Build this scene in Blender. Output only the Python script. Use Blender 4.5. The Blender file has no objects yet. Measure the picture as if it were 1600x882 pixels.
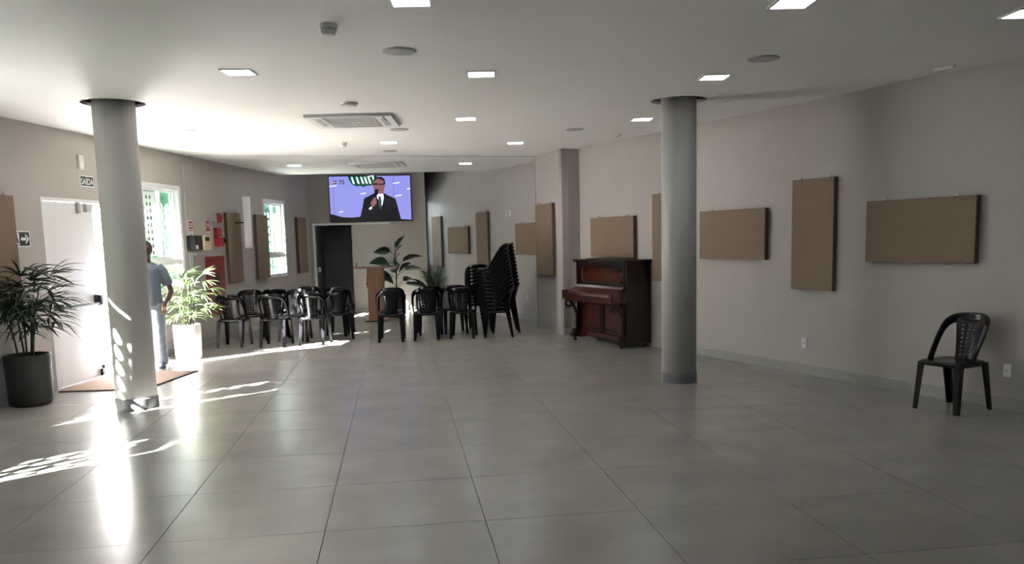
import bpy, bmesh, math, random
from mathutils import Vector, Matrix, noise
random.seed(7)
PI = math.pi
C = bpy.context.scene.collection
SC = bpy.context.scene

# ------------------------------------------------------------------ camera
cam_d = bpy.data.cameras.new('camera'); cam = bpy.data.objects.new('camera', cam_d); C.objects.link(cam)
F_PX, PY, PITCH, ROLL, YAW = 1327.3, 533.5, 0.12124, -0.02556, 0.13188
fw = Vector((math.sin(YAW)*math.cos(PITCH), math.cos(YAW)*math.cos(PITCH), -math.sin(PITCH)))
rt = Vector((math.cos(YAW), -math.sin(YAW), 0)); up = rt.cross(fw)
R_ = rt*math.cos(ROLL)+up*math.sin(ROLL); U_ = up*math.cos(ROLL)-rt*math.sin(ROLL)
M3 = Matrix((R_, U_, -fw)).transposed()
cam.matrix_world = Matrix.Translation((0, 0, 1.6003)) @ M3.to_4x4()
cam_d.sensor_width = 36.0; cam_d.lens = F_PX/1600*36.0; cam_d.shift_y = (PY-441)/1600
cam_d.clip_start = .05; cam_d.clip_end = 200
SC.camera = cam

# ------------------------------------------------------------------ light and exposure
W = bpy.data.worlds.new('world'); SC.world = W; W.use_nodes = True
wn = W.node_tree.nodes; wl = W.node_tree.links
sky = wn.new('ShaderNodeTexSky'); sky.sky_type = 'NISHITA'; sky.sun_disc = False
sky.sun_elevation = math.radians(34); sky.sun_rotation = math.radians(230); sky.air_density = 1.0; sky.dust_density = 2.5
wl.new(sky.outputs[0], wn['Background'].inputs[0]); wn['Background'].inputs[1].default_value = .42
sun_d = bpy.data.lights.new('sun', 'SUN'); sun = bpy.data.objects.new('sun', sun_d); C.objects.link(sun)
SUN_EL, SUN_AZ = math.radians(30.3), math.radians(38)
sd = Vector((math.cos(SUN_AZ)*math.cos(SUN_EL), math.sin(SUN_AZ)*math.cos(SUN_EL), -math.sin(SUN_EL)))
sun.rotation_euler = sd.to_track_quat('-Z', 'Y').to_euler()
sun_d.energy = 66.0; sun_d.angle = math.radians(.6); sun_d.color = (1, .965, .94)
SC.view_settings.view_transform = 'Standard'; SC.view_settings.look = 'None'
SC.view_settings.gamma = 1.0; SC.view_settings.use_curve_mapping = False
SC.view_settings.exposure = 2.06
LAMP = 8.0      # radiance of the ceiling panels

# ------------------------------------------------------------------ materials
MATS = {}
def mat(name, col, rough=.5, metal=0., bump=None, var=None, emit=0., coat=0., rand=0., spec=.5, trans=0., objc=False):
    """bump=(scale, strength) fine relief; var=(scale, amount) colour variation; rand = value change per object"""
    if name in MATS: return MATS[name]
    m = bpy.data.materials.new(name); m.use_nodes = True; nt = m.node_tree; N = nt.nodes; L = nt.links
    b = N['Principled BSDF']; c4 = (*col, 1)
    b.inputs['Base Color'].default_value = c4; b.inputs['Roughness'].default_value = rough
    b.inputs['Metallic'].default_value = metal; b.inputs['Specular IOR Level'].default_value = spec
    if coat: b.inputs['Coat Weight'].default_value = coat; b.inputs['Coat Roughness'].default_value = .08
    tc = N.new('ShaderNodeTexCoord'); src = tc.outputs['Object' if objc else 'Generated'] if False else tc.outputs['Object']
    geo = N.new('ShaderNodeNewGeometry')
    last = None
    if var:
        n = N.new('ShaderNodeTexNoise'); n.inputs['Scale'].default_value = var[0]; n.inputs['Detail'].default_value = 6
        L.new(geo.outputs['Position'], n.inputs['Vector'])
        mp = N.new('ShaderNodeMapRange'); mp.inputs[1].default_value = .3; mp.inputs[2].default_value = .7
        mp.inputs[3].default_value = 1-var[1]; mp.inputs[4].default_value = 1+var[1]
        L.new(n.outputs[0], mp.inputs[0]); last = mp.outputs[0]
    if rand:
        oi = N.new('ShaderNodeObjectInfo'); mp = N.new('ShaderNodeMapRange')
        mp.inputs[3].default_value = 1-rand; mp.inputs[4].default_value = 1+rand
        L.new(oi.outputs['Random'], mp.inputs[0])
        if last:
            mu = N.new('ShaderNodeMath'); mu.operation = 'MULTIPLY'; L.new(last, mu.inputs[0]); L.new(mp.outputs[0], mu.inputs[1]); last = mu.outputs[0]
        else: last = mp.outputs[0]
    if last:
        vm = N.new('ShaderNodeVectorMath'); vm.operation = 'SCALE'; vm.inputs[0].default_value = col
        L.new(last, vm.inputs['Scale']); L.new(vm.outputs[0], b.inputs['Base Color'])
    if bump:
        n = N.new('ShaderNodeTexNoise'); n.inputs['Scale'].default_value = bump[0]; n.inputs['Detail'].default_value = 3
        L.new(geo.outputs['Position'], n.inputs['Vector'])
        bp = N.new('ShaderNodeBump'); bp.inputs['Strength'].default_value = bump[1]; bp.inputs['Distance'].default_value = .01
        L.new(n.outputs[0], bp.inputs['Height']); L.new(bp.outputs[0], b.inputs['Normal'])
    if emit:
        b.inputs['Emission Color'].default_value = c4; b.inputs['Emission Strength'].default_value = emit
    if trans:
        t = N.new('ShaderNodeBsdfTranslucent'); t.inputs[0].default_value = c4
        mx = N.new('ShaderNodeMixShader'); mx.inputs[0].default_value = trans
        L.new(b.outputs[0], mx.inputs[1]); L.new(t.outputs[0], mx.inputs[2]); L.new(mx.outputs[0], N['Material Output'].inputs[0])
    MATS[name] = m; return m

def wood(name, c1, c2, scale=(1, 1, 8), rough=.35, coat=.3):
    m = bpy.data.materials.new(name); m.use_nodes = True; nt = m.node_tree; N = nt.nodes; L = nt.links
    b = N['Principled BSDF']; b.inputs['Roughness'].default_value = rough
    b.inputs['Coat Weight'].default_value = coat; b.inputs['Coat Roughness'].default_value = .1
    tc = N.new('ShaderNodeTexCoord'); mp = N.new('ShaderNodeMapping'); mp.inputs['Scale'].default_value = scale
    n = N.new('ShaderNodeTexNoise'); n.inputs['Scale'].default_value = 3; n.inputs['Detail'].default_value = 8; n.inputs['Distortion'].default_value = 1.2
    L.new(tc.outputs['Object'], mp.inputs[0]); L.new(mp.outputs[0], n.inputs['Vector'])
    cr = N.new('ShaderNodeValToRGB'); cr.color_ramp.elements[0].position = .3; cr.color_ramp.elements[1].position = .7
    cr.color_ramp.elements[0].color = (*c1, 1); cr.color_ramp.elements[1].color = (*c2, 1)
    L.new(n.outputs[0], cr.inputs[0]); L.new(cr.outputs[0], b.inputs['Base Color'])
    return m

def fabric(name, col):
    m = bpy.data.materials.new(name); m.use_nodes = True; nt = m.node_tree; N = nt.nodes; L = nt.links
    b = N['Principled BSDF']; b.inputs['Roughness'].default_value = .9; b.inputs['Specular IOR Level'].default_value = .2
    tc = N.new('ShaderNodeTexCoord')
    outs = []
    for sc in ((25, 25, 420), (420, 420, 25)):
        mp = N.new('ShaderNodeMapping'); mp.inputs['Scale'].default_value = sc
        n = N.new('ShaderNodeTexNoise'); n.inputs['Scale'].default_value = 1; n.inputs['Detail'].default_value = 2
        L.new(tc.outputs['Object'], mp.inputs[0]); L.new(mp.outputs[0], n.inputs['Vector']); outs.append(n.outputs[0])
    ad = N.new('ShaderNodeMath'); ad.operation = 'ADD'; L.new(outs[0], ad.inputs[0]); L.new(outs[1], ad.inputs[1])
    mr = N.new('ShaderNodeMapRange'); mr.inputs[1].default_value = .7; mr.inputs[2].default_value = 1.3; mr.inputs[3].default_value = .82; mr.inputs[4].default_value = 1.16
    L.new(ad.outputs[0], mr.inputs[0])
    vm = N.new('ShaderNodeVectorMath'); vm.operation = 'SCALE'; vm.inputs[0].default_value = col
    L.new(mr.outputs[0], vm.inputs['Scale']); L.new(vm.outputs[0], b.inputs['Base Color'])
    bp = N.new('ShaderNodeBump'); bp.inputs['Strength'].default_value = .25; bp.inputs['Distance'].default_value = .004
    L.new(ad.outputs[0], bp.inputs['Height']); L.new(bp.outputs[0], b.inputs['Normal'])
    return m

def glass(name):
    m = bpy.data.materials.new(name); m.use_nodes = True; nt = m.node_tree; N = nt.nodes; L = nt.links
    N.remove(N['Principled BSDF'])
    t = N.new('ShaderNodeBsdfTransparent'); t.inputs[0].default_value = (.93, .97, .95, 1)
    g = N.new('ShaderNodeBsdfGlossy'); g.inputs['Roughness'].default_value = .03
    fr = N.new('ShaderNodeFresnel'); fr.inputs[0].default_value = 1.45
    gm = N.new('ShaderNodeNewGeometry'); iv = N.new('ShaderNodeMath'); iv.operation = 'SUBTRACT'; iv.inputs[0].default_value = 1; L.new(gm.outputs['Backfacing'], iv.inputs[1])
    mu = N.new('ShaderNodeMath'); mu.operation = 'MULTIPLY'; L.new(fr.outputs[0], mu.inputs[0]); L.new(iv.outputs[0], mu.inputs[1])
    mx = N.new('ShaderNodeMixShader'); L.new(mu.outputs[0], mx.inputs[0]); L.new(t.outputs[0], mx.inputs[1]); L.new(g.outputs[0], mx.inputs[2])
    L.new(mx.outputs[0], N['Material Output'].inputs[0]); return m

m_wall = mat('greige_wallcovering', (.46, .425, .40), .75, bump=(160, .18), var=(3.5, .02))
m_wall2 = mat('grey_painted_wall', (.22, .22, .20), .8)
m_dark = mat('dark_corridor_paint', (.40, .41, .43), .8)
m_ceil = mat('white_ceiling_paint', (.88, .865, .85), .7, var=(1.2, .01))
m_tile = mat('grey_porcelain_tile', (.305, .288, .262), .25, var=(2.2, .09), rand=.035, bump=(40, .02), spec=.55)
m_grout = mat('dark_grout', (.10, .095, .085), .9)
m_base = mat('grey_baseboard_tile', (.36, .35, .32), .45, var=(5, .05), rand=.04)
m_col = mat('grey_column_paint', (.50, .49, .48), .55)
m_colb = mat('dark_grey_band', (.17, .17, .18), .5)
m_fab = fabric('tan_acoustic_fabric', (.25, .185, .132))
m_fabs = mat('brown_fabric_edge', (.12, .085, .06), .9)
m_steel = mat('steel', (.55, .55, .55), .3, 1.)
m_wmet = mat('white_enamel', (.86, .86, .86), .35)
m_wpl = mat('white_plastic', (.75, .75, .73), .4)
m_lgrey = mat('light_grey_plastic', (.48, .48, .49), .5)
m_bpl = mat('black_chair_plastic', (.0028, .0028, .0038), .2, spec=.36)
m_black = mat('black_plastic', (.012, .012, .013), .4)
m_red = mat('red_enamel', (.20, .006, .012), .4)
m_dred = mat('signal_red', (.36, .010, .018), .4)
m_glass = glass('window_glass')
m_piano = wood('mahogany_varnish', (.030, .005, .0025), (.075, .013, .005), (1.5, 6, 1.2), .25, .3)
m_pianod = wood('dark_mahogany_varnish', (.006, .002, .0015), (.013, .003, .002), (6, 6, 1), .3, .12)
m_lect = wood('oak_veneer', (.22, .10, .045), (.33, .165, .08), (12, 12, .7), .45, .1)
m_leaf = mat('palm_leaf', (.014, .036, .012), .42, var=(9, .3), rand=.3, trans=.06)
m_leaf2 = mat('dark_glossy_leaf', (.010, .034, .012), .5, var=(9, .25), rand=.2)
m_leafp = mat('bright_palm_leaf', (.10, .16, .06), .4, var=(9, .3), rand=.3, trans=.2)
m_cane = mat('brown_cane', (.03, .028, .014), .7)
m_soil = mat('dark_soil', (.02, .015, .01), .95, bump=(60, .6))
m_potd = mat('dark_concrete_pot', (.030, .028, .029), .6, var=(8, .15), bump=(70, .1))
m_potw = mat('pale_pot', (.66, .62, .62), .5, var=(6, .06))
m_mat = mat('brown_doormat', (.30, .19, .13), .95, bump=(300, .5), var=(30, .15))
m_matb = mat('black_rubber', (.02, .02, .02), .8)
m_out = mat('pale_paving', (.72, .70, .66), .8, var=(1.5, .05))
m_outw = mat('white_render', (.78, .77, .75), .9)
m_green = mat('green_painted_metal', (.010, .15, .075), .55)
m_petal = mat('white_petal_blade', (.8, .8, .8), .5, trans=.5)
m_drop = mat('dark_drop', (.03, .05, .045), .6)

# ------------------------------------------------------------------ mesh helpers
class MB:
    def __init__(s): s.v = []; s.f = []; s.mi = []; s.sm = []; s.cur = 0; s.smooth = False
    def add(s, vs, fs):
        o = len(s.v); s.v += [tuple(p) for p in vs]
        for f in fs: s.f.append(tuple(i+o for i in f)); s.mi.append(s.cur); s.sm.append(s.smooth)
    def box(s, a, b, M=None):
        x0, y0, z0 = a; x1, y1, z1 = b
        if x0 > x1: x0, x1 = x1, x0
        if y0 > y1: y0, y1 = y1, y0
        if z0 > z1: z0, z1 = z1, z0
        vs = [Vector(p) for p in ((x0,y0,z0),(x1,y0,z0),(x1,y1,z0),(x0,y1,z0),(x0,y0,z1),(x1,y0,z1),(x1,y1,z1),(x0,y1,z1))]
        if M: vs = [M @ p for p in vs]
        s.add(vs, [(0,3,2,1),(4,5,6,7),(0,1,5,4),(1,2,6,5),(2,3,7,6),(3,0,4,7)])
    def bevbox(s, a, b, r):
        x0, y0, z0 = a; x1, y1, z1 = b
        def ring(z, d):
            return [(x0+r,y0+d,z),(x1-r,y0+d,z),(x1-d,y0+r,z),(x1-d,y1-r,z),(x1-r,y1-d,z),(x0+r,y1-d,z),(x0+d,y1-r,z),(x0+d,y0+r,z)]
        def ring2(z):
            return [(x0+r,y0+r,z),(x1-r,y0+r,z),(x1-r,y0+r,z),(x1-r,y1-r,z),(x1-r,y1-r,z),(x0+r,y1-r,z),(x0+r,y1-r,z),(x0+r,y0+r,z)]
        k = r*.3
        s.loft([ring(z0, k), ring(z0+k, 0), ring(z1-k, 0), ring(z1, k)], True)
    def loft(s, rings, caps=True, closed=True):
        n = len(rings[0]); vs = [p for r in rings for p in r]; fs = []
        for i in range(len(rings)-1):
            for j in range(n if closed else n-1):
                a = i*n+j; b = i*n+(j+1) % n; fs.append((a, b, b+n, a+n))
        if caps: fs.append(tuple(range(n-1, -1, -1))); fs.append(tuple(range((len(rings)-1)*n, len(rings)*n)))
        s.add(vs, fs)
    def lathe(s, prof, cx=0, cy=0, n=32, caps=True):
        s.loft([[(cx+r*math.cos(2*PI*k/n), cy+r*math.sin(2*PI*k/n), z) for k in range(n)] for r, z in prof], caps)
    def tube(s, pts, r, n=8, caps=True, sq=1.0):
        pts = [Vector(p) for p in pts]
        if not hasattr(r, '__len__'): r = [r]*len(pts)
        rings = []; ref = None
        for i, p in enumerate(pts):
            t = (pts[min(i+1, len(pts)-1)]-pts[max(i-1, 0)]).normalized()
            if ref is None: ref = Vector((0, 0, 1)) if abs(t.z) < .9 else Vector((1, 0, 0))
            u = t.cross(ref).normalized(); v = u.cross(t).normalized(); ref = v
            rings.append([p+u*r[i]*math.cos(2*PI*k/n)+v*r[i]*sq*math.sin(2*PI*k/n) for k in range(n)])
        s.loft(rings, caps)
    def prism(s, poly, z0, z1, M=None):
        """poly in xy, extruded in z"""
        n = len(poly); vs = [Vector((x, y, z0)) for x, y in poly]+[Vector((x, y, z1)) for x, y in poly]
        if M: vs = [M @ p for p in vs]
        s.add(vs, [tuple(range(n-1, -1, -1)), tuple(range(n, 2*n))]+[(i, (i+1) % n, (i+1) % n+n, i+n) for i in range(n)])
    def ell(s, c, r, n=16, m=10, M=None):
        rings = []
        for i in range(m+1):
            a = -PI/2+PI*i/m; rr = max(math.cos(a), .02)
            rg = [Vector((r[0]*rr*math.cos(2*PI*k/n), r[1]*rr*math.sin(2*PI*k/n), r[2]*math.sin(a))) for k in range(n)]
            if M: rg = [M @ p for p in rg]
            rings.append([p+Vector(c) for p in rg])
        s.loft(rings, True)
    def mesh(s, name, mats):
        me = bpy.data.meshes.new(name); me.from_pydata(s.v, [], s.f); 
        for m in (mats if isinstance(mats, (list, tuple)) else [mats]): me.materials.append(m)
        me.polygons.foreach_set('material_index', s.mi); me.polygons.foreach_set('use_smooth', s.sm)
        bm = bmesh.new(); bm.from_mesh(me); bmesh.ops.recalc_face_normals(bm, faces=bm.faces); bm.to_mesh(me); bm.free()
        me.update(); return me
    def build(s, name, mats, parent=None, loc=(0, 0, 0), rotz=0):
        return link(name, s.mesh(name, mats), parent, loc, rotz)

def link(name, me, parent=None, loc=(0, 0, 0), rotz=0):
    o = bpy.data.objects.new(name, me); C.objects.link(o); o.parent = parent
    o.location = loc; o.rotation_euler = (0, 0, rotz); return o
def tag(o, label=None, cat=None, group=None, kind=None):
    if label: o['label'] = label
    if cat: o['category'] = cat
    if group: o['group'] = group
    if kind: o['kind'] = kind
    return o
def thing(name, label, cat, loc=(0, 0, 0), rotz=0, group=None):
    o = bpy.data.objects.new(name, None); C.objects.link(o); o.empty_display_size = .1
    o.location = loc; o.rotation_euler = (0, 0, rotz); return tag(o, label, cat, group)
def dup(root, loc, rotz, label=None, group=None):
    r = root.copy(); C.objects.link(r); r.location = loc; r.rotation_euler = (0, 0, rotz)
    if label: r['label'] = label
    if group: r['group'] = group
    for ch in list(root.children):
        c = ch.copy(); C.objects.link(c); c.parent = r
        for g in list(ch.children):
            d = g.copy(); C.objects.link(d); d.parent = c
    return r
def flat_shape(outer, holes, depth):
    """2D outline with holes in the xy plane, thickness depth, z 0..depth"""
    cu = bpy.data.curves.new('shape', 'CURVE'); cu.dimensions = '2D'; cu.fill_mode = 'BOTH'; cu.extrude = depth/2
    for poly in [outer]+holes:
        sp = cu.splines.new('POLY'); sp.points.add(len(poly)-1); sp.use_cyclic_u = True
        for i, (x, y) in enumerate(poly): sp.points[i].co = (x, y, 0, 1)
    ob = bpy.data.objects.new('shape', cu); C.objects.link(ob)
    dg = bpy.context.evaluated_depsgraph_get(); me = bpy.data.meshes.new_from_object(ob.evaluated_get(dg))
    bpy.data.objects.remove(ob); bpy.data.curves.remove(cu)
    me.transform(Matrix.Translation((0, 0, depth/2))); return me
def text_mesh(txt, size, depth, shear=0):
    cu = bpy.data.curves.new('text', 'FONT'); cu.body = txt; cu.size = size; cu.extrude = depth/2; cu.align_x = 'CENTER'; cu.align_y = 'CENTER'; cu.offset = size*.012
    ob = bpy.data.objects.new('text', cu); C.objects.link(ob)
    dg = bpy.context.evaluated_depsgraph_get(); me = bpy.data.meshes.new_from_object(ob.evaluated_get(dg))
    bpy.data.objects.remove(ob); bpy.data.curves.remove(cu); return me
UPR = Matrix(((1, 0, 0, 0), (0, 0, 1, 0), (0, 1, 0, 0), (0, 0, 0, 1)))   # shape xy -> xz, depth -> +y
UPN = Matrix(((1, 0, 0, 0), (0, 0, -1, 0), (0, 1, 0, 0), (0, 0, 0, 1)))  # depth -> -y (towards the room)
def shape_to_room(me, y=0.0):   # put a flat mesh upright, facing local -y
    me.transform(Matrix.Translation((0, y, 0)) @ UPN); return me
def circ(cx, cy, r, n=24, ry=None): return [(cx+r*math.cos(2*PI*k/n), cy+(ry or r)*math.sin(2*PI*k/n)) for k in range(n)]
def rect(x0, y0, x1, y1): return [(x0, y0), (x1, y0), (x1, y1), (x0, y1)]
def remeshed(mb, voxel, smooth=2):
    me = mb.mesh('tmp', []) if False else mb.mesh('tmp', [m_wall])
    ob = bpy.data.objects.new('tmp', me); C.objects.link(ob)
    md = ob.modifiers.new('r', 'REMESH'); md.mode = 'VOXEL'; md.voxel_size = voxel; md.use_smooth_shade = True
    if smooth: sm = ob.modifiers.new('s', 'SMOOTH'); sm.iterations = smooth; sm.factor = .5
    dg = bpy.context.evaluated_depsgraph_get(); out = bpy.data.meshes.new_from_object(ob.evaluated_get(dg))
    bpy.data.objects.remove(ob); out.materials.clear(); return out

# ------------------------------------------------------------------ walls as frames: origin on the wall, x along the wall (to the right as seen from the room), -y into the room
CEIL = 2.986; TOP = 3.36
class Wall:
    def __init__(s, P0, P1):  # left to right as seen from inside
        s.P0 = Vector(P0); s.P1 = Vector(P1); d = s.P1-s.P0; s.len = d.length; s.T = d.normalized(); s.rz = math.atan2(s.T.y, s.T.x)
    def at(s, u, off=0.0, z=0.0):
        n = Vector((s.T.y, -s.T.x)); p = s.P0+s.T*u+n*off; return (p.x, p.y, z)
    def u_of_y(s, y): return (y-s.P0.y)/s.T.y
def XL(y): return -5.989+.2044*y
def XR(y): return 7.385-.3253*y
def XF(y): return 2.49-.33*(y-16.19)
BY = 19.85
WL = Wall((XL(-3), -3), (XL(BY), BY))
WR = Wall((XR(13.6), 13.6), (XR(-3), -3))
WP = Wall((2.44, 14.85), (2.66, 13.54))          # long face of the projecting pier
WPF = Wall((2.66, 13.54), (XR(13.62)+.02, 13.62)) # its short face
WF = Wall((XF(21.5), 21.5), (XF(14.83), 14.83))
WPB = Wall((XF(14.83), 14.83), (2.44, 14.85))
WB = Wall((XL(BY), BY), (.70, BY))
WB2 = Wall((.70, BY), (XF(21.5), 21.5))
WS = Wall((XR(-3), -3), (XL(-3), -3))
def wall(name, w, holes=(), m=m_wall, thick=.15, ext=(0, 0), z1=TOP):
    hs = [rect(a, c, b, d) for a, c, b, d in holes]
    me = flat_shape(rect(-ext[0], 0, w.len+ext[1], z1), hs, thick); me.transform(UPR); me.materials.append(m)
    o = link(name, me, None, w.at(0), w.rz); return tag(o, kind='structure')
uL = WL.u_of_y
# openings of the left wall: (u0, z0, u1, z1)
DOOR = (uL(10.20), 0.0, uL(12.22), 2.19)
WIN1 = (uL(12.42), .96, uL(13.56), 2.48)
WIN2 = (uL(17.03), .955, uL(18.20), 2.45)
WINA = (uL(4.25), 1.10, uL(5.20), 2.48)
WINB = (uL(6.85), .96, uL(8.00), 2.48)
def hole(w, z0=True): return (w[0], w[1] if z0 else -.0, w[2], w[3])
eps = .001
wall('wall_left', WL, [(DOOR[0], .004, DOOR[2], DOOR[3]), WIN1, WIN2, WINA, WINB], ext=(.15, .15))
wall('wall_right', WR, ext=(0, .15))
wall('wall_right_pier', WP, thick=.12); wall('wall_right_pier_front', WPF, thick=.1, m=m_wall); wall('wall_right_pier_back', WPB, thick=.05)
wall('wall_right_far', WF, ext=(.1, 0))
uD0, uD1 = .10, .945
wall('wall_back', WB, [(uD0, .004, uD1, 2.0)], ext=(.15, 0))
WIN6 = (.25, .95, 1.45, 2.6)
wall('wall_back_return', WB2, [WIN6], thick=.1)
wall('wall_rear', WS, ext=(.15, .15))
ROOM = [tuple(WL.P0), tuple(WR.P1), tuple(WR.P0), tuple(WP.P1), tuple(WP.P0), (XF(14.83), 14.83), (XF(21.5), 21.5), (.70, BY), (XL(BY), BY)]
HULL = [tuple(WL.P0), tuple(WR.P1), tuple(WR.P0), (XF(14.83), 14.83), (XF(21.5), 21.5), (.70, BY), (XL(BY), BY)]

# ceiling with two round cut-outs for the columns
COLS = [(-2.65, 8.86, .195, .29), (3.0, 8.83, .184, .29)]
EDGE = lambda x: 17.85-.06*x
cpoly = [(XL(-3)-.05, -3.05), (XR(-3)+.05, -3.05), (XR(13.6)+.05, 13.6), (XF(14.83)+.05, 14.83), (XF(EDGE(2))+.05, EDGE(2)), (XL(EDGE(-2.3))-.05, EDGE(-2.3))]
me = flat_shape(cpoly, [circ(x, y, ro, 48) for x, y, r, ro in COLS], .03); me.materials.append(m_ceil)
tag(link('ceiling', me, None, (0, 0, CEIL)), kind='structure')
b = MB(); b.prism([(XL(-3.3)-.17, -3.3), (9.2, -3.3), (9.2, 22), (XL(22)-.17, 22)], TOP, TOP+.1); tag(b.build('ceiling_upper', m_ceil), kind='structure')
# joint across the ceiling in front of the stage bay
b = MB(); p, q = Vector((XL(13.9), 13.9)), Vector((2.45, 14.72)); d = (q-p).normalized(); n = Vector((-d.y, d.x))*.012
b.prism([tuple(p-n), tuple(q-n), tuple(q+n), tuple(p+n)], CEIL-.006, CEIL+.001); tag(b.build('trim_1', m_lgrey), kind='structure')

# floor: grout bed plus one object per tile
def clip(poly, x0, y0, x1, y1):
    def cut(P, ins, inter):
        out = []
        for i in range(len(P)):
            a, c = P[i], P[(i+1) % len(P)]
            if ins(a): out.append(a)
            if ins(a) != ins(c): out.append(inter(a, c))
        return out
    def ix(v): return lambda a, c: (v, a[1]+(c[1]-a[1])*(v-a[0])/(c[0]-a[0]))
    def iy(v): return lambda a, c: (a[0]+(c[0]-a[0])*(v-a[1])/(c[1]-a[1]), v)
    for ins, it in ((lambda p: p[0] >= x0, ix(x0)), (lambda p: p[0] <= x1, ix(x1)), (lambda p: p[1] >= y0, iy(y0)), (lambda p: p[1] <= y1, iy(y1))):
        if poly: poly = cut(poly, ins, it)
    return poly
me = flat_shape([(x*1.0, y) for x, y in HULL], [], .05); me.materials.append(m_grout)
floor = tag(link('floor', me, None, (0, 0, -.06)), kind='structure')
TS = .9; G = .0022; OX = -1.50998*TS; OY = 5.19687*TS
full = MB(); full.box((G, G, 0), (TS-G, TS-G, .012)); fm = full.mesh('tile', m_tile)
near = MB()
for i in range(-8, 12):
    for j in range(-10, 20):
        x0, y0 = OX+i*TS, OY+j*TS
        P = clip(HULL, x0+G, y0+G, x0+TS-G, y0+TS-G)
        if len(P) < 3: continue
        ar = abs(sum(P[k][0]*P[(k+1) % len(P)][1]-P[(k+1) % len(P)][0]*P[k][1] for k in range(len(P))))/2
        if ar < .002: continue
        inview = y0+TS > 3.2 and abs((x0+TS/2)-y0*.13) < (y0+1.5)*.66+.6
        if not inview: near.prism(P, -.012, 0); continue
        if ar > (TS-2*G)**2-.001: link('tile', fm, floor, (x0, y0, -.012+.06-.0))
        else:
            t = MB(); t.prism([(x-x0, y-y0) for x, y in P], 0, .012); t.build('tile', m_tile, floor, (x0, y0, .048))
o = near.build('tile_field', m_tile, floor, (0, 0, .06)); o['kind'] = 'stuff'

# baseboards, one piece per tile
def baseboard(name, w, u0, u1, step=.9, h=.11, gaps=()):
    root = bpy.data.objects.new(name, None); C.objects.link(root); tag(root, kind='structure')
    root.location = w.at(0); root.rotation_euler = (0, 0, w.rz)
    u = u0; cache = {}
    while u < u1-.01:
        e = min(u+step, u1); segs = [(u, e)]
        for g0, g1 in gaps:
            segs = [s for a, c in segs for s in ((a, min(c, g0)), (max(a, g1), c)) if s[1]-s[0] > .02]
        for a, c in segs:
            L = round(c-a, 4)
            if L not in cache:
                b = MB(); b.box((.001, -.012, 0), (L-.002, -.0005, h)); cache[L] = b.mesh('baseboard_tile', m_base)
            link('baseboard_tile', cache[L], root, (a, 0, .0))
        u = e
    return root
baseboard('baseboard_left', WL, 4, WL.len, gaps=[(DOOR[0]-.06, DOOR[2]+.06)])
baseboard('baseboard_right', WR, 0, 13)
baseboard('baseboard_right_pier', WP, 0, WP.len); baseboard('baseboard_right_far', WF, 0, WF.len)
baseboard('baseboard_pier_front', WPF, 0, WPF.len-.02)
baseboard('baseboard_back', WB, 0, WB.len, gaps=[(uD0-.04, uD1+.62)])

# columns
def column(i, label):
    x, y, r, ro = COLS[i]
    t = thing('column', label, 'column', (x, y, 0), 0)
    b = MB(); b.smooth = True; b.lathe([(r, .1), (r, TOP-.005)], n=56); b.build('shaft', m_col, t)
    b = MB(); b.smooth = False; b.lathe([(r+.008, 0.0), (r+.008, .105), (r+.001, .11)], n=56, caps=True); b.build('base_band', m_colb, t)
column(0, 'round grey column beside the open entrance door, lit by sun on its left')
column(1, 'round grey column in front of the right wall, right of the piano')

# ------------------------------------------------------------------ exterior
b = MB(); b.box((-16, -10, -.12), (XL(-3)-.0, 30, -.07)); b.prism([(XL(-10), -10), (XL(30)-.16, 30), (-9, 30), (-9, -10)], -.12, -.07)
b = MB(); b.prism([(XL(-10)-.16, -10), (XL(30)-.16, 30), (-20, 30), (-20, -10)], -.12, -.03)
tag(b.build('pavement', m_out), kind='structure')
b = MB(); b.box((-11.2, -10, -.03), (-11, 30, 2.2)); tag(b.build('wall_outside', m_outw), kind='structure')

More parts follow.
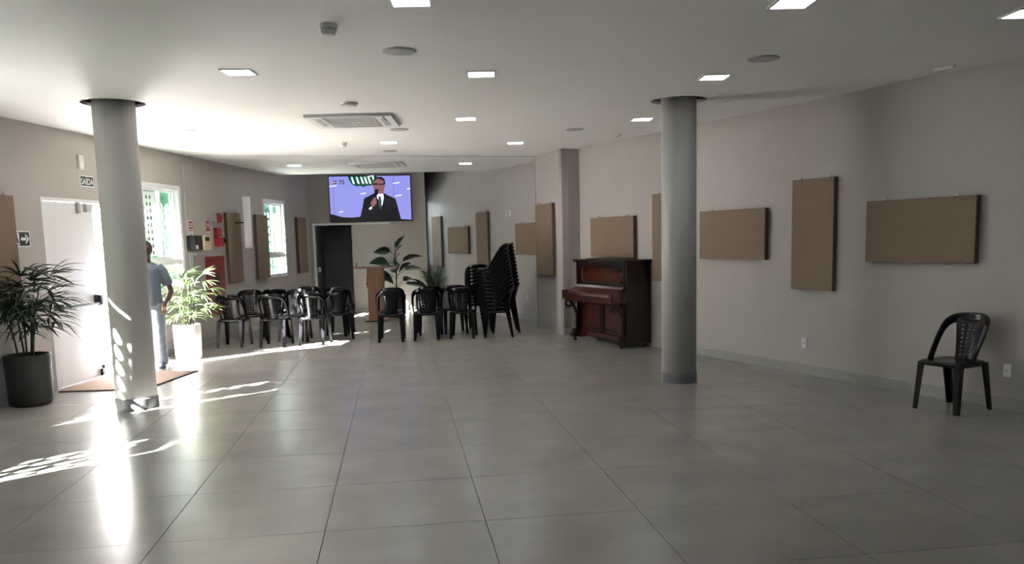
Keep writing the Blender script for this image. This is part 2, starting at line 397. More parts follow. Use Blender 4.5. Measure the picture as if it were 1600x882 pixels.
# ------------------------------------------------------------------ windows
grille_cache = {}
def petals(W_, H_, z0):
    b = MB()
    return b
def window(idx, hl, near=True):
    u0, z0, u1, z1 = hl; w = u1-u0; h = z1-z0
    root = bpy.data.objects.new('window_%d' % idx, None); C.objects.link(root); tag(root, kind='structure')
    root.location = WL.at(u0); root.rotation_euler = (0, 0, WL.rz)
    b = MB(); f = .05; tr = z0+.40        # frame, transom
    b.box((-.02, -.012, z0-.02), (f, .09, z1+.02)); b.box((w-f, -.012, z0-.02), (w+.02, .09, z1+.02))
    b.box((f, -.012, z1-f), (w-f, .09, z1+.02)); b.box((f, -.012, z0-.02), (w-f, .09, z0+f))
    b.box((f, .0, tr-.03), (w-f, .085, tr+.05)); b.build('frame', m_wmet, root)
    mid = w/2
    for k, (a, c, yy) in enumerate(((f, mid+.02, .02), (mid-.02, w-f, .05))):
        b = MB(); s = .038
        b.box((a, yy, tr+.05), (a+s, yy+.025, z1-f)); b.box((c-s, yy, tr+.05), (c, yy+.025, z1-f))
        b.box((a+s, yy, tr+.05), (c-s, yy+.025, tr+.05+s)); b.box((a+s, yy, z1-f-s), (c-s, yy+.025, z1-f))
        sash = b.build('sash', m_wmet, root)
        b = MB(); b.box((a+s, yy+.010, tr+.05+s), (c-s, yy+.015, z1-f-s)); b.build('pane', m_glass, sash)
    b = MB(); b.box((f, .04, z0+f), (w-f, .045, tr-.03)); b.build('pane', m_glass, root)
    # security grille with petal shaped openings outside
    key = (round(w, 2), round(h, 2))
    if key not in grille_cache:
        hs = []; nx = max(2, int(w/.19)); px = w/nx; pz = .155; nz = int((h-.16)/pz)
        for i in range(nx):
            for j in range(nz):
                cx = px*(i+.5); cz = .06+pz*(j+.5); P = []
                for k in range(14):
                    a = 2*PI*k/14; ex = .072*math.cos(a)*(1-.25*math.sin(a)); ez = .064*math.sin(a)
                    P.append((cx+ex*.78+ez*.40, cz+ez*.86-ex*.20))
                hs.append(P)
        me = flat_shape(rect(0, 0, w, h), hs, .006); me.transform(UPR); me.materials.append(m_green); grille_cache[key] = me
    link('security_grille', grille_cache[key], root, (0, .16, z0))
    return root
w1 = window(1, WIN1); window(2, WIN2); window(3, WINA); window(4, WINB)
w6 = bpy.data.objects.new('window_5', None); C.objects.link(w6); tag(w6, kind='structure'); w6.location = WB2.at(0); w6.rotation_euler = (0, 0, WB2.rz)
b = MB()
for a0, a1 in (((.23, -.01, .93), (.29, .09, 2.62)), ((1.41, -.01, .93), (1.47, .09, 2.62)), ((.29, -.01, .93), (1.41, .09, .99)), ((.29, -.01, 2.56), (1.41, .09, 2.62)), ((.29, .0, 1.7), (1.41, .08, 1.75))): b.box(a0, a1)
b.build('frame', m_wmet, w6); b = MB(); b.box((.29, .04, .99), (1.41, .045, 2.56)); b.build('pane', m_glass, w6)
# stand-in for the bright grille outside: translucent sheet with dark drops on the first sash of window 1
b = MB(); b.box((.09, 0, 1.47), (.50, .002, 2.38)); o = b.build('grille_stand_in', m_petal, w1, (0, .052, 0))
dp = MB()
for i, cx in enumerate((.145, .245, .345)):
    for j in range(9):
        cz = 1.52+.098*j; P = [(cx+.020*math.sin(2*PI*k/10)*(1-.35*math.cos(2*PI*k/10)), cz+.030*math.cos(2*PI*k/10)) for k in range(10)]
        dp.prism([(x, z) for x, z in P], 0, .002, UPN)
dp.build('dark_gap_drops', m_drop, o, (0, -.001, 0))

# ------------------------------------------------------------------ entrance door (double, left leaf shut, right leaf open outwards)
d1 = bpy.data.objects.new('door_1', None); C.objects.link(d1); tag(d1, kind='structure'); d1.location = WL.at(DOOR[0]); d1.rotation_euler = (0, 0, WL.rz)
dw = DOOR[2]-DOOR[0]
b = MB(); b.box((0, -.005, 0), (.04, .13, DOOR[3]-.03)); b.box((dw-.04, -.005, 0), (dw, .13, DOOR[3]-.03)); b.box((0, -.005, DOOR[3]-.04), (dw, .13, DOOR[3])); b.build('door_frame', m_wmet, d1)
lw = dw/2-.04
def leaf(name, parent, loc, rz):
    b = MB(); b.box((0, 0, .012), (lw, .045, DOOR[3]-.045)); o = b.build(name, m_wmet, parent, loc, rz); return o
lf = leaf('door_leaf', d1, (.042, .005, 0), 0)
b = MB(); b.tube([(.06, -.07, .93), (lw-.08, -.07, .93)], .016, 8); b.build('panic_bar', m_black, lf)
b = MB(); b.bevbox((lw-.14, -.09, .90), (lw-.05, -.0, 1.03), .02); b.box((.03, -.085, .9), (.09, 0, .97)); b.build('panic_bar_bracket', m_black, lf)
b = MB(); b.box((lw-.11, -.03, .02), (lw-.06, 0, .10)); b.box((lw-.10, -.05, .11), (lw+.1, -.02, .15)); b.build('floor_bolt', m_black, lf)
b = MB(); b.box((lw-.36, -.035, 2.02), (lw-.31, 0, 2.15)); b.box((lw-.20, -.05, 2.04), (lw-.08, 0, 2.14)); b.build('door_closer', m_lgrey, lf)
b = MB(); b.tube([(lw-.12, -.04, 2.10), (lw+.05, -.02, 2.12), (lw+.22, -.01, 2.11)], .012, 6); b.build('closer_arm', m_steel, lf)
lo = leaf('door_leaf', d1, (dw-.042, .11, 0), math.radians(80))
b = MB(); b.tube([(.08, .115, .93), (lw-.06, .115, .93)], .016, 8); b.build('panic_bar', m_black, lo)

# sliding door on the back wall beside a dark corridor opening
d2 = bpy.data.objects.new('door_2', None); C.objects.link(d2); tag(d2, kind='structure'); d2.location = WB.at(0); d2.rotation_euler = (0, 0, WB.rz)
b = MB(); b.box((uD0-.03, -.02, 0), (uD0+.015, .15, 2.0)); b.build('door_frame', m_wmet, d2)
b = MB(); b.box((uD0-.03, -.06, 1.985), (uD1+.86, -.0, 2.03)); b.build('sliding_rail', m_wmet, d2)
b = MB(); b.box((uD1-.005, -.05, .012), (uD1+.84, -.015, 1.985)); sl = b.build('sliding_leaf', m_wall, d2)
b = MB(); b.box((uD1+.06, -.07, .98), (uD1+.09, -.05, 1.12)); b.build('door_handle', m_lect, sl)
b = MB(); b.box((uD1-.0, -.056, .0), (uD1+.45, -.012, .02)); b.build('bottom_guide', m_wmet, sl)
b = MB(); x0, x1 = WB.P0.x-.3, WB.P0.x+uD1+.3
b.box((x0, BY+.15, 0), (x0+.4-.0, BY+2.6, 2.6)); b.box((x0+.4, BY+2.5, 0), (x1+.1, BY+2.6, 2.6)); b.box((x1-.02, BY+.15, 0), (x1+.08, BY+2.5, 2.6)); b.box((x0, BY+.151, 2.6), (x1+.1, BY+2.6, 2.7))
tag(b.build('wall_corridor', m_dark), kind='structure')
b = MB(); b.box((x0, BY, -.06), (x1+.1, BY+2.6, -.002)); tag(b.build('floor_corridor', m_tile), kind='structure')

# ------------------------------------------------------------------ wall-mounted plates, panels, signs
def on(w, name, label, cat, u, z, off=0.0, group=None):
    return thing(name, label, cat, w.at(u, off, z), w.rz, group)
pc = {}
def panel(w, uc, wd, ht, zc, label):
    t = on(w, 'acoustic_panel', label, 'panel', uc, zc, .012, 'fabric acoustic panels on the walls')
    if (wd, ht) not in pc:
        b = MB(); D = .052
        b.box((-wd/2+.003, -D, -ht/2+.003), (wd/2-.003, -.003, ht/2-.003)); b.cur = 0
        o1 = b.mesh('fabric_face', m_fab)
        c = MB()
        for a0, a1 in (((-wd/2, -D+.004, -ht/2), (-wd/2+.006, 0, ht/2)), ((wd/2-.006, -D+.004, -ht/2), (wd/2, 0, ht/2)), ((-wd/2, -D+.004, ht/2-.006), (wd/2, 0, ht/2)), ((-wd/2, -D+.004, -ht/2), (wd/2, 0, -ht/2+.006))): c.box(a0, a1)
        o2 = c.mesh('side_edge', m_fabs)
        k = MB(); k.box((-.006, -.03, 0), (.006, -.012, .03)); k.box((-.009, -.012, .0), (.009, .011, .008)); o3 = k.mesh('hanger', m_steel)
        pc[(wd, ht)] = (o1, o2, o3)
    o1, o2, o3 = pc[(wd, ht)]
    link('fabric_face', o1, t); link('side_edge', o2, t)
    for s in (-1, 1): link('hanger', o3, t, (s*wd*.33, 0, ht/2-.002))
    return t
TZ, LZ = 1.55, 1.57
uR, uF, uP = WR.u_of_y, WF.u_of_y, WP.u_of_y
panel(WL, uL(9.36), .6, 1.2, 1.57, 'tan acoustic panel cut by the left picture edge, behind the dark palm')
panel(WL, uL(15.43), .6, 1.2, TZ, 'upright brown acoustic panel right of the red hydrant cabinet')
panel(WL, uL(16.77), .6, 1.2, TZ, 'upright brown acoustic panel between the white speaker and the narrow window')
panel(WL, uL(19.15), .6, 1.2, TZ, 'upright brown acoustic panel between the narrow window and the dark doorway')
panel(WF, uF(20.62), .6, 1.2, TZ, 'upright tan acoustic panel right of the television, above the feathery plant')
panel(WF, uF(19.36), 1.2, .6, LZ, 'landscape tan acoustic panel nearest the television')
panel(WF, uF(18.08), .6, 1.2, TZ, 'upright tan acoustic panel partly behind the chair stacks')
panel(WF, uF(15.99), 1.2, .6, LZ, 'landscape acoustic panel partly hidden by the projecting pier')
panel(WP, uP(14.26), .84, 1.2, TZ, 'upright tan acoustic panel on the projecting wall pier left of the piano')
panel(WR, uR(12.62), 1.2, .6, LZ, 'landscape tan acoustic panel above the piano')
panel(WR, uR(11.32), .6, 1.2, TZ, 'upright acoustic panel mostly hidden behind the right column')
panel(WR, uR(10.04), 1.2, .6, LZ, 'landscape tan acoustic panel just right of the right column')
panel(WR, uR(8.78), .6, 1.2, TZ, 'upright tan acoustic panel between two landscape panels on the right wall')
panel(WR, uR(7.52), 1.2, .6, LZ, 'large landscape tan acoustic panel above the lone chair')

def plate(w, name, label, cat, u, z, wd=.07, ht=.115, holes='socket', group=None, m=m_wpl):
    t = on(w, name, label, cat, u, z, 0, group)
    b = MB(); b.bevbox((-wd/2, -ht/2, .0), (wd/2, ht/2, .01), .008); me = b.mesh('cover_plate', m); me.transform(UPN); link('cover_plate', me, t)
    b = MB()
    if holes == 'socket':
        b.prism(circ(0, 0, .017, 6, .010), .008, .012, UPN); b.build('socket_insert', m_lgrey, t)
    elif holes == 'switch':
        b.box((-.018, -.016, -.03), (.018, -.009, .03)); b.build('rocker', m_lgrey, t)
    return t
plate(WR, 'wall_socket', 'white wall socket low on the right wall under the upright panel', 'socket', uR(8.92), .345)
plate(WR, 'wall_socket', 'white wall socket right of the lone black chair', 'socket', uR(6.655), .345)
plate(WF, 'wall_socket', 'small white wall socket low behind the chair stacks', 'socket', uF(16.2), .45)
plate(WF, 'wall_switch', 'left one of two white plates high on the far right wall', 'switch', uF(17.03), 2.085, holes='switch')
plate(WF, 'wall_plate', 'right one of two white plates high on the far right wall, blank', 'plate', uF(16.86), 2.085, holes='')
t = on(WF, 'thermostat', 'grey control box half hidden left of the panel on the pier', 'control box', uF(15.30), 2.08, .0)
b = MB(); b.box((-.12, -.05, -.06), (.12, 0, .06)); b.build('housing', m_wpl, t); b = MB(); b.box((-.05, -.055, -.03), (.1, -.05, .04)); b.build('display', m_lgrey, t)
t = plate(WB, 'wall_switch', 'white switch at the left jamb of the dark doorway', 'switch', uD0+.055, 1.0, holes='switch')
t.location = (WB.at(uD0+.07)[0], BY+.16, .98); t.location.x = WB.at(uD0+.07)[0]

def sign(w, name, label, u, z, wd, ht, border, field):
    t = on(w, name, label, 'sign', u, z, .0)
    b = MB(); b.box((-wd/2, -.004, -ht/2), (wd/2, -.0005, ht/2)); b.build('sign_plate', border, t)
    b = MB(); b.box((-wd/2+.012, -.0055, -ht/2+.012), (wd/2-.012, -.004, ht/2-.012)); b.build('sign_field', field, t)
    return t
def glyph(t, name, m, polys=None, txt=None, size=.1, at=(0, 0), sx=1, y=-.0058):
    if txt: me = text_mesh(txt, size, .001); me.transform(Matrix.Diagonal((sx, 1, 1, 1)))
    else:
        b = MB()
        for P in polys: b.prism(P, 0, .001)
        me = b.mesh(name, m)
    me.transform(Matrix.Translation((at[0], y, at[1])) @ UPN)
    me.materials.clear(); me.materials.append(m); return link(name, me, t)
m_sblk = mat('sign_black', (.006, .012, .010), .5); m_swht = mat('sign_white', (.8, .82, .8), .5)
s = sign(WL, 'exit_sign', 'dark exit sign reading SAÍDA above the entrance door', uL(11.14), 2.415, .30, .135, m_swht, m_sblk)
glyph(s, 'lettering', m_swht, txt='SA\u00cdDA', size=.105, sx=.92, at=(0, -.008))
s = sign(WL, 'exit_arrow_sign', 'dark sign with running figure and arrow left of the entrance door', uL(9.80), 1.72, .31, .17, m_swht, m_sblk)
glyph(s, 'running_figure', m_swht, [rect(-.135, -.065, -.03, .065)])
glyph(s, 'figure', m_sblk, [circ(-.070, .040, .012, 12), [(-.10, .02), (-.06, .028), (-.052, .0), (-.075, -.012), (-.11, -.0)], [(-.075, -.012), (-.052, 0), (-.045, -.03), (-.035, -.05), (-.05, -.05), (-.065, -.03)], [(-.10, -.012), (-.085, -.012), (-.10, -.035), (-.125, -.04), (-.125, -.03)]], y=-.007)
glyph(s, 'arrow', m_swht, [rect(.0, -.016, .085, .016), [(.065, .048), (.088, .048), (.135, 0), (.088, -.048), (.065, -.048), (.105, 0)]])
s = sign(WL, 'hydrant_sign', 'red sign with a white letter H above the hydrant cabinet', uL(14.49), 1.91, .19, .21, m_swht, m_dred)
glyph(s, 'lettering', m_swht, txt='H', size=.17, at=(0, .012)); glyph(s, 'caption_bar', m_swht, [rect(-.06, -.088, .06, -.075)])
s = sign(WL, 'alarm_sign', 'small white and red fire alarm sign beside the big window', uL(13.87), 1.86, .15, .27, m_swht, m_swht)
glyph(s, 'red_square', m_dred, [rect(-.062, .0, .062, .122)]); glyph(s, 'ring', m_swht, [circ(0, .06, .036, 20)], y=-.007); glyph(s, 'button_dot', m_sblk, [circ(0, .06, .018, 16)], y=-.0082)
glyph(s, 'red_strip', m_dred, [rect(-.062, -.03, .062, -.015)]); glyph(s, 'caption_bar', m_dred, [rect(-.04, -.075, .04, -.065), rect(-.04, -.1, .03, -.09)])
t = on(WL, 'emergency_lamp', 'small white box high on the wall above the exit sign', 'lamp', uL(11.0), 2.63)
b = MB(); b.bevbox((-.05, -.085, 0), (.05, .085, .04), .01); me = b.mesh('housing', m_wpl); me.transform(UPN); link('housing', me, t)
b = MB(); b.box((-.035, -.044, -.07), (.035, -.04, .0)); b.build('lens', m_wmet, t)
# cable conduit beside the window
t = on(WL, 'cable_conduit', 'grey vertical conduit pipes right of the big window', 'conduit', uL(13.70), 0)
b = MB(); b.tube([(0, -.015, 1.76), (0, -.015, CEIL)], .012, 8); b.build('upper_pipe', m_lgrey, t)
b = MB(); b.tube([(.03, -.02, .12), (.03, -.02, 1.50)], .017, 8); b.tube([(.10, -.02, .12), (.10, -.02, 1.50)], .017, 8); b.build('lower_pipe', m_lgrey, t)
# time clock / alarm panel
m_cream = mat('cream_plastic', (.62, .52, .32), .45)
t = on(WL, 'control_box', 'black and cream control box beside the big window', 'control box', uL(14.0), 1.64)
b = MB(); b.bevbox((-.30, -.11, 0), (-.02, .12, .13), .01); me = b.mesh('black_box', m_black); me.transform(UPN); link('black_box', me, t)
b = MB(); b.bevbox((-.015, -.115, 0), (.25, .125, .15), .015); me = b.mesh('cream_box', m_cream); me.transform(UPN); bx = link('cream_box', me, t)
b = MB(); b.box((.03, -.153, .03), (.19, -.149, .095)); b.build('display', m_black, bx)
b = MB(); b.box((.255, -.06, -.10), (.36, 0, .12)); b.tube([(.30, -.06, .06), (.30, -.075, .06)], .025, 10); b.tube([(.31, -.06, -.06), (.31, -.085, -.06)], .03, 10); b.build('junction_box', m_lgrey, t)
b = MB(); b.box((-.10, -.05, -.19), (.20, 0, -.14)); b.build('cable_tray', m_lgrey, t)
b = MB(); b.box((-.28, -.133, -.09), (-.19, -.13, -.03)); b.build('sticker', m_wpl, t)
# siren and call point
t = on(WL, 'fire_alarm_siren', 'red round alarm siren on grey box above the call point', 'siren', uL(14.75), 2.04)
b = MB(); b.box((-.13, -.06, -.05), (.02, 0, .06)); b.build('grey_box', m_lgrey, t)
b = MB(); b.smooth = True; b.ell((.07, -.06, .01), (.085, .055, .085), 20, 12); b.build('horn', m_dred, t)
t = on(WL, 'manual_call_point', 'two stacked red call point boxes with a black horn', 'call point', uL(14.80), 1.74)
b = MB(); b.bevbox((-.09, .0, 0), (.10, .15, .06), .01); me = b.mesh('upper_box', m_dred); me.transform(UPN); link('upper_box', me, t)
b = MB(); b.bevbox((-.09, -.16, 0), (.11, -.01, .08), .01); me = b.mesh('lower_box', m_dred); me.transform(UPN); link('lower_box', me, t)
b = MB(); b.lathe([(.02, 0), (.022, .05), (.045, .08)], n=14); me = b.mesh('black_horn', m_black); me.transform(Matrix.Translation((.11, -.05, -.06)) @ Matrix.Rotation(PI/2, 4, 'Y')); link('black_horn', me, t)
b = MB(); b.tube([(-.04, -.012, .15), (-.04, -.012, .26)], .01, 8); b.build('conduit', m_lgrey, t)
# hydrant cabinet
t = on(WL, 'hydrant_cabinet', 'tall red hydrant cabinet set in the left wall with a dark oval window', 'cabinet', uL(14.66), .93)
b = MB(); b.box((-.36, -.02, -.49), (.36, -.0005, .49)); b.build('cabinet_frame', m_red, t)
b = MB(); b.box((-.335, -.03, -.465), (.335, -.021, .465)); dr = b.build('door', m_red, t)
b = MB(); b.prism(circ(.05, .10, .075, 24, .11), .030, .034, UPN); b.build('oval_window', m_black, dr)
b = MB(); b.box((-.32, -.045, .0), (-.29, -.03, .05)); b.build('latch', m_steel, dr)
# column speaker
t = on(WL, 'column_speaker', 'tall white column loudspeaker on a bracket between two left panels', 'speaker', uL(15.50), 1.98, .0)
b = MB(); b.bevbox((-.065, -.45, .20), (.065, .45, .32), .02); me = b.mesh('cabinet', m_wpl); me.transform(Matrix.Rotation(math.radians(14), 4, 'Z') @ UPN)
link('cabinet', me, t)
b = MB(); b.box((-.012, -.22, -.012), (.012, 0, .012)); b.box((-.025, -.02, -.05), (.025, 0, .05)); b.build('bracket', m_black, t)
# television
t = thing('television', 'large wall television showing a man in a dark suit with a microphone', 'television', WB.at(0, .10, 0), 0)
TVX0, TVX1, TVZ0, TVZ1 = -1.455, .395, 2.045, 3.085
sx = WB.P0.x; tx0 = TVX0-sx; tx1 = TVX1-sx
b = MB(); b.box((tx0, 0, TVZ0), (tx1, .05, TVZ1)); b.build('casing', m_black, t)
b = MB(); b.box((tx0+.3, .05, TVZ0+.2), (tx1-.3, .08, TVZ1-.3)); b.build('wall_bracket', m_black, t)
def em(name, col, s=1.0):
    m = bpy.data.materials.new(name); m.use_nodes = True; N = m.node_tree.nodes; bb = N['Principled BSDF']
    bb.inputs['Base Color'].default_value = (.01, .01, .01, 1); bb.inputs['Roughness'].default_value = .2
    bb.inputs['Emission Color'].default_value = (*col, 1); bb.inputs['Emission Strength'].default_value = s*.30; return m
tvm = [em('screen_blue', (.30, .31, .80), .85), em('screen_dark', (.004, .004, .008), .7), em('screen_green', (.0, .09, .05), .8), em('screen_white', (.85, .9, 1), 1.0),
       em('screen_skin', (.30, .12, .14), .8), em('screen_grey', (.10, .11, .22), .8), em('screen_redbrown', (.2, .02, .03), .8), em('screen_line', (.14, .15, .45), .8), em('screen_tie', (.03, .08, .09), .8)]
b = MB(); cx0, cx1, cz0, cz1 = tx0+.02, tx1-.02, TVZ0+.025, TVZ1-.02; cw, ch = cx1-cx0, cz1-cz0
def sp(P, mi, lay):   # P in 0..1 of the picture, z up
    b.cur = mi; b.prism([(cx0+x*cw, cz0+y*ch) for x, y in P], .0002+lay*.0006, .0008+lay*.0006, UPN)
sp(rect(0, 0, 1, 1), 0, 0)
for x in (.045, .79): sp(rect(x, 0.05, x+.006, 1), 7, 1)
sp([(0, 0), (1, 0), (1, .0), (.37, .09), (.26, .075), (.14, .09), (.06, .14), (0, .165)], 1, 1)
# green emblem
sp([(.235, 1), (.245, .92), (.28, .82), (.33, .775), (.38, .785), (.42, .755), (.46, .785), (.52, .79), (.57, .85), (.59, 1)], 2, 2)
for x in (.27, .33, .385, .43, .475, .53):
    sp([(x, .98), (x+.018, .99), (x+.04, .87), (x+.045, .82), (x+.02, .84)], 3, 3)
# suit
sp([(.34, 0), (.37, .12), (.40, .32), (.42, .50), (.50, .57), (.56, .62), (.66, .62), (.72, .56), (.81, .48), (.84, .25), (.87, 0)], 1, 3)
sp([(.56, .57), (.66, .64), (.665, .5), (.64, .32), (.60, .45)], 3, 4)
sp([(.60, .54), (.625, .54), (.635, .45), (.63, .25), (.61, .25), (.595, .42)], 8, 5)
sp([(.575, .60), (.665, .60), (.675, .72), (.69, .80), (.685, .90), (.65, .95), (.585, .95), (.545, .88), (.535, .80), (.55, .70), (.56, .64)], 4, 6)
sp([(.54, .87), (.55, .93), (.59, .98), (.65, .975), (.685, .92), (.69, .82), (.675, .80), (.67, .90), (.60, .945)], 1, 7)
sp(rect(.53, .80, .60, .835), 1, 8); sp(rect(.61, .80, .675, .825), 1, 8)
sp([(.555, .655), (.60, .66), (.61, .70), (.555, .70)], 1, 8)
sp(circ(.575, .625, .026, 16, .05), 1, 9); sp([(.562, .62), (.585, .62), (.575, .42), (.56, .42)], 1, 9)
sp([(.50, .40), (.53, .49), (.555, .53), (.57, .50), (.575, .40), (.545, .32), (.505, .30)], 4, 10)
sp([(.47, .27), (.51, .32), (.52, .28), (.49, .24)], 3, 10)
# logo and highlights
sp(circ(.078, .87, .022, 14, .04), 1, 3); sp(rect(.068, .84, .088, .90), 6, 4); sp(rect(.058, .865, .098, .875), 3, 5)
for x, z, w_ in ((.0, .765, .09), (.375, .59, .07), (.785, .815, .085), (.955, .68, .045), (.80, .53, .09), (.105, .185, .05), (.47, .975, .08)):
    sp([(x, z), (x+w_, z+.02), (x+w_, z+.045), (x, z+.02)], 3, 5)
scr = b.build('screen', tvm, t)
me = text_mesh('75', .13, .001); me.materials.clear(); me.materials.append(tvm[1]); me.transform(Matrix.Translation((cx0+.155*cw, -.004, cz0+.865*ch)) @ UPN)
link('lettering', me, scr)

# ------------------------------------------------------------------ ceiling fittings
def lamp(x, y, label):
    t = thing('ceiling_lamp', label, 'lamp', (x, y, CEIL), math.radians(-6), 'square ceiling downlights')
    if 'lampf' not in pc:
        b = MB(); s = .125
        for a0, a1 in (((-s, -s), (s, -s+.018)), ((-s, s-.018), (s, s)), ((-s, -s+.018), (-s+.018, s-.018)), ((s-.018, -s+.018), (s, s-.018))): b.box((*a0, -.010), (*a1, -.0005))
        pc['lampf'] = b.mesh('frame', m_wmet)
        b = MB(); b.box((-s+.018, -s+.018, -.008), (s-.018, s-.018, -.001)); pc['lampd'] = b.mesh('diffuser', mat('lamp_diffuser', (.9, .95, 1), .5, emit=LAMP))
    link('frame', pc['lampf'], t); link('diffuser', pc['lampd'], t)
for x, y, l in ((.14, 5.16, 'square ceiling lamp cut by the top picture edge near the middle'), (2.466, 5.12, 'largest bright square ceiling lamp at the top, right of centre'),
                (4.18, 5.30, 'square ceiling lamp cut by the right picture edge'), (.774, 7.37, 'square ceiling lamp right of the nearest round grille'),
                (2.885, 7.52, 'square ceiling lamp above and right of the right column'), (-1.2, 7.29, 'square ceiling lamp in the bright glare near the left column'),
                (.861, 10.05, 'square ceiling lamp right of the nearer air conditioner'), (3.006, 10.2, 'square ceiling lamp touching the right column on its left'),
                (1.795, 12.6, 'square ceiling lamp in front of the projecting pier'), (-.04, 12.36, 'square ceiling lamp between the two air conditioners'),
                (-1.736, 15.79, 'far square ceiling lamp left of the farther air conditioner'), (1.324, 15.88, 'far square ceiling lamp right of the farther air conditioner')):
    lamp(x, y, l)
def cspeaker(x, y, r, label):
    t = thing('ceiling_speaker', label, 'speaker', (x, y, CEIL), 0, 'round ceiling speaker grilles')
    b = MB(); b.smooth = False; b.lathe([(r, -.0005), (r, -.006), (r-.008, -.012), (r-.014, -.010)], n=32); b.build('rim', m_lgrey, t)
    b = MB(); b.lathe([(r-.014, -.0125), (r*.5, -.016), (.01, -.017)], n=32); b.build('grille', m_lgrey, t)
for a in ((.083, 6.5, .125, 'nearest round grey ceiling speaker, left of centre'), (2.996, 6.73, .125, 'round grey ceiling speaker above the right column'),
          (.10, 10.97, .115, 'round ceiling speaker beside the nearer air conditioner'), (2.372, 11.12, .115, 'round ceiling speaker above the piano'),
          (-2.467, 10.92, .12, 'round ceiling speaker in the glare right of the left column'), (-.03, 13.57, .11, 'far round ceiling speaker in front of the ceiling joint')): cspeaker(*a)
def detector(x, y, r, h, label):
    t = thing('smoke_detector', label, 'smoke detector', (x, y, CEIL), 0, 'white smoke detectors')
    b = MB(); b.smooth = False; b.lathe([(r, -.0005), (r, -h*.4), (r*.93, -h*.45)], n=24); b.build('base', m_wpl, t)
    b = MB(); b.lathe([(r*.8, -h*.45), (r*.8, -h*.55), (r*.88, -h*.6), (r*.7, -h*.95), (r*.5, -h)], n=24); b.build('sensor_head', m_wpl, t)
    b = MB(); b.lathe([(r*.83, -h*.47), (r*.83, -h*.54)], n=24); b.build('vent_ring', m_lgrey, t)
detector(-.371, 5.74, .058, .07, 'nearest white smoke detector near the top left of centre')
detector(-.405, 8.9, .085, .035, 'flat white smoke detector in front of the nearer air conditioner')
detector(-.669, 12.38, .05, .06, 'far small smoke detector between the air conditioners')
t = thing('emergency_lamp', 'small white fitting on the ceiling near the right wall', 'lamp', (4.80, 7.06, CEIL), math.radians(-72))
b = MB(); b.box((-.10, -.02, -.03), (.10, .02, -.0005)); b.build('housing', m_wpl, t); b = MB(); b.box((-.07, -.012, -.036), (.07, .012, -.03)); b.build('lens', m_lgrey, t)
t = thing('ceiling_sensor', 'tiny white sensor on the ceiling left of the right column top', 'sensor', (3.10, 11.7, CEIL), 0)
b = MB(); b.lathe([(.05, -.0005), (.05, -.02), (.03, -.035)], n=16); b.build('housing', m_wpl, t); b = MB(); b.lathe([(.02, -.035), (.012, -.045)], n=12); b.build('lens', m_lgrey, t)
def cassette(x, y, rz, label):
    t = thing('ceiling_air_conditioner', label, 'air conditioner', (x, y, CEIL), rz, 'ceiling cassette air conditioners')
    s = .475; c = .29
    me = flat_shape(rect(-s, -s, s, s), [rect(-c, -c, c, c), rect(-c, c+.045, c, c+.105), rect(-c, -c-.105, c, -c-.045), rect(c+.045, -c, c+.105, c), rect(-c-.105, -c, -c-.045, c)], .03)
    me.transform(Matrix.Translation((0, 0, -.032))); me.materials.append(m_wpl); link('fascia', me, t)
    for k in range(4):
        b = MB(); b.box((-c+.003, c+.048, -.035), (c-.003, c+.100, -.028)); b.build('louvre', m_lgrey, t, rotz=k*PI/2)
    b = MB()
    for k in range(19):
        xx = -c+.03*k+.005; b.box((xx, -c, -.036), (xx+.012, c, -.026))
    for k in range(10): b.box((-c, -c+.06*k+.01, -.034), (c, -c+.06*k+.022, -.028))
    b.build('intake_grille', m_wpl, t)
    b = MB(); b.box((-c, -c, -.012), (c, c, -.002)); b.build('filter', m_lgrey, t)
    b = MB(); b.box((s-.10, -s+.03, -.036), (s-.085, s-.6, -.033)); b.build('receiver_strip', m_black, t)
cassette(-.42, 10.1, math.radians(-6), 'nearer square white ceiling air conditioner')
cassette(-.26, 15.87, math.radians(-6), 'farther square white ceiling air conditioner near the television')

# ------------------------------------------------------------------ chairs
def perforated(P, us, vs, keep, th, n_of=None):
    """sheet over parameter grid with missing cells; P(u,v)->Vector, thickness th along the normal"""
    b = MB(); b.smooth = False
    nu, nv = len(us), len(vs); F = {}; B = {}
    vsx = []
    for j in range(nv):
        for i in range(nu):
            p = P(us[i], vs[j]); e = 1e-3
            n = (P(us[i]+e, vs[j])-P(us[i]-e, vs[j])).cross(P(us[i], vs[j]+e)-P(us[i], vs[j]-e)).normalized()
            vsx += [p+n*th/2, p-n*th/2]
    ix = lambda i, j, s: 2*(j*nu+i)+s
    fs = []; K = lambda i, j: 0 <= i < nu-1 and 0 <= j < nv-1 and keep(i, j)
    for j in range(nv-1):
        for i in range(nu-1):
            if not K(i, j): continue
            fs.append((ix(i, j, 0), ix(i+1, j, 0), ix(i+1, j+1, 0), ix(i, j+1, 0)))
            fs.append((ix(i, j, 1), ix(i, j+1, 1), ix(i+1, j+1, 1), ix(i+1, j, 1)))
            if not K(i-1, j): fs.append((ix(i, j, 0), ix(i, j+1, 0), ix(i, j+1, 1), ix(i, j, 1)))
            if not K(i+1, j): fs.append((ix(i+1, j, 0), ix(i+1, j, 1), ix(i+1, j+1, 1), ix(i+1, j+1, 0)))
            if not K(i, j-1): fs.append((ix(i, j, 0), ix(i, j, 1), ix(i+1, j, 1), ix(i+1, j, 0)))
            if not K(i, j+1): fs.append((ix(i, j+1, 0), ix(i+1, j+1, 0), ix(i+1, j+1, 1), ix(i, j+1, 1)))
    b.add(vsx, fs); return b
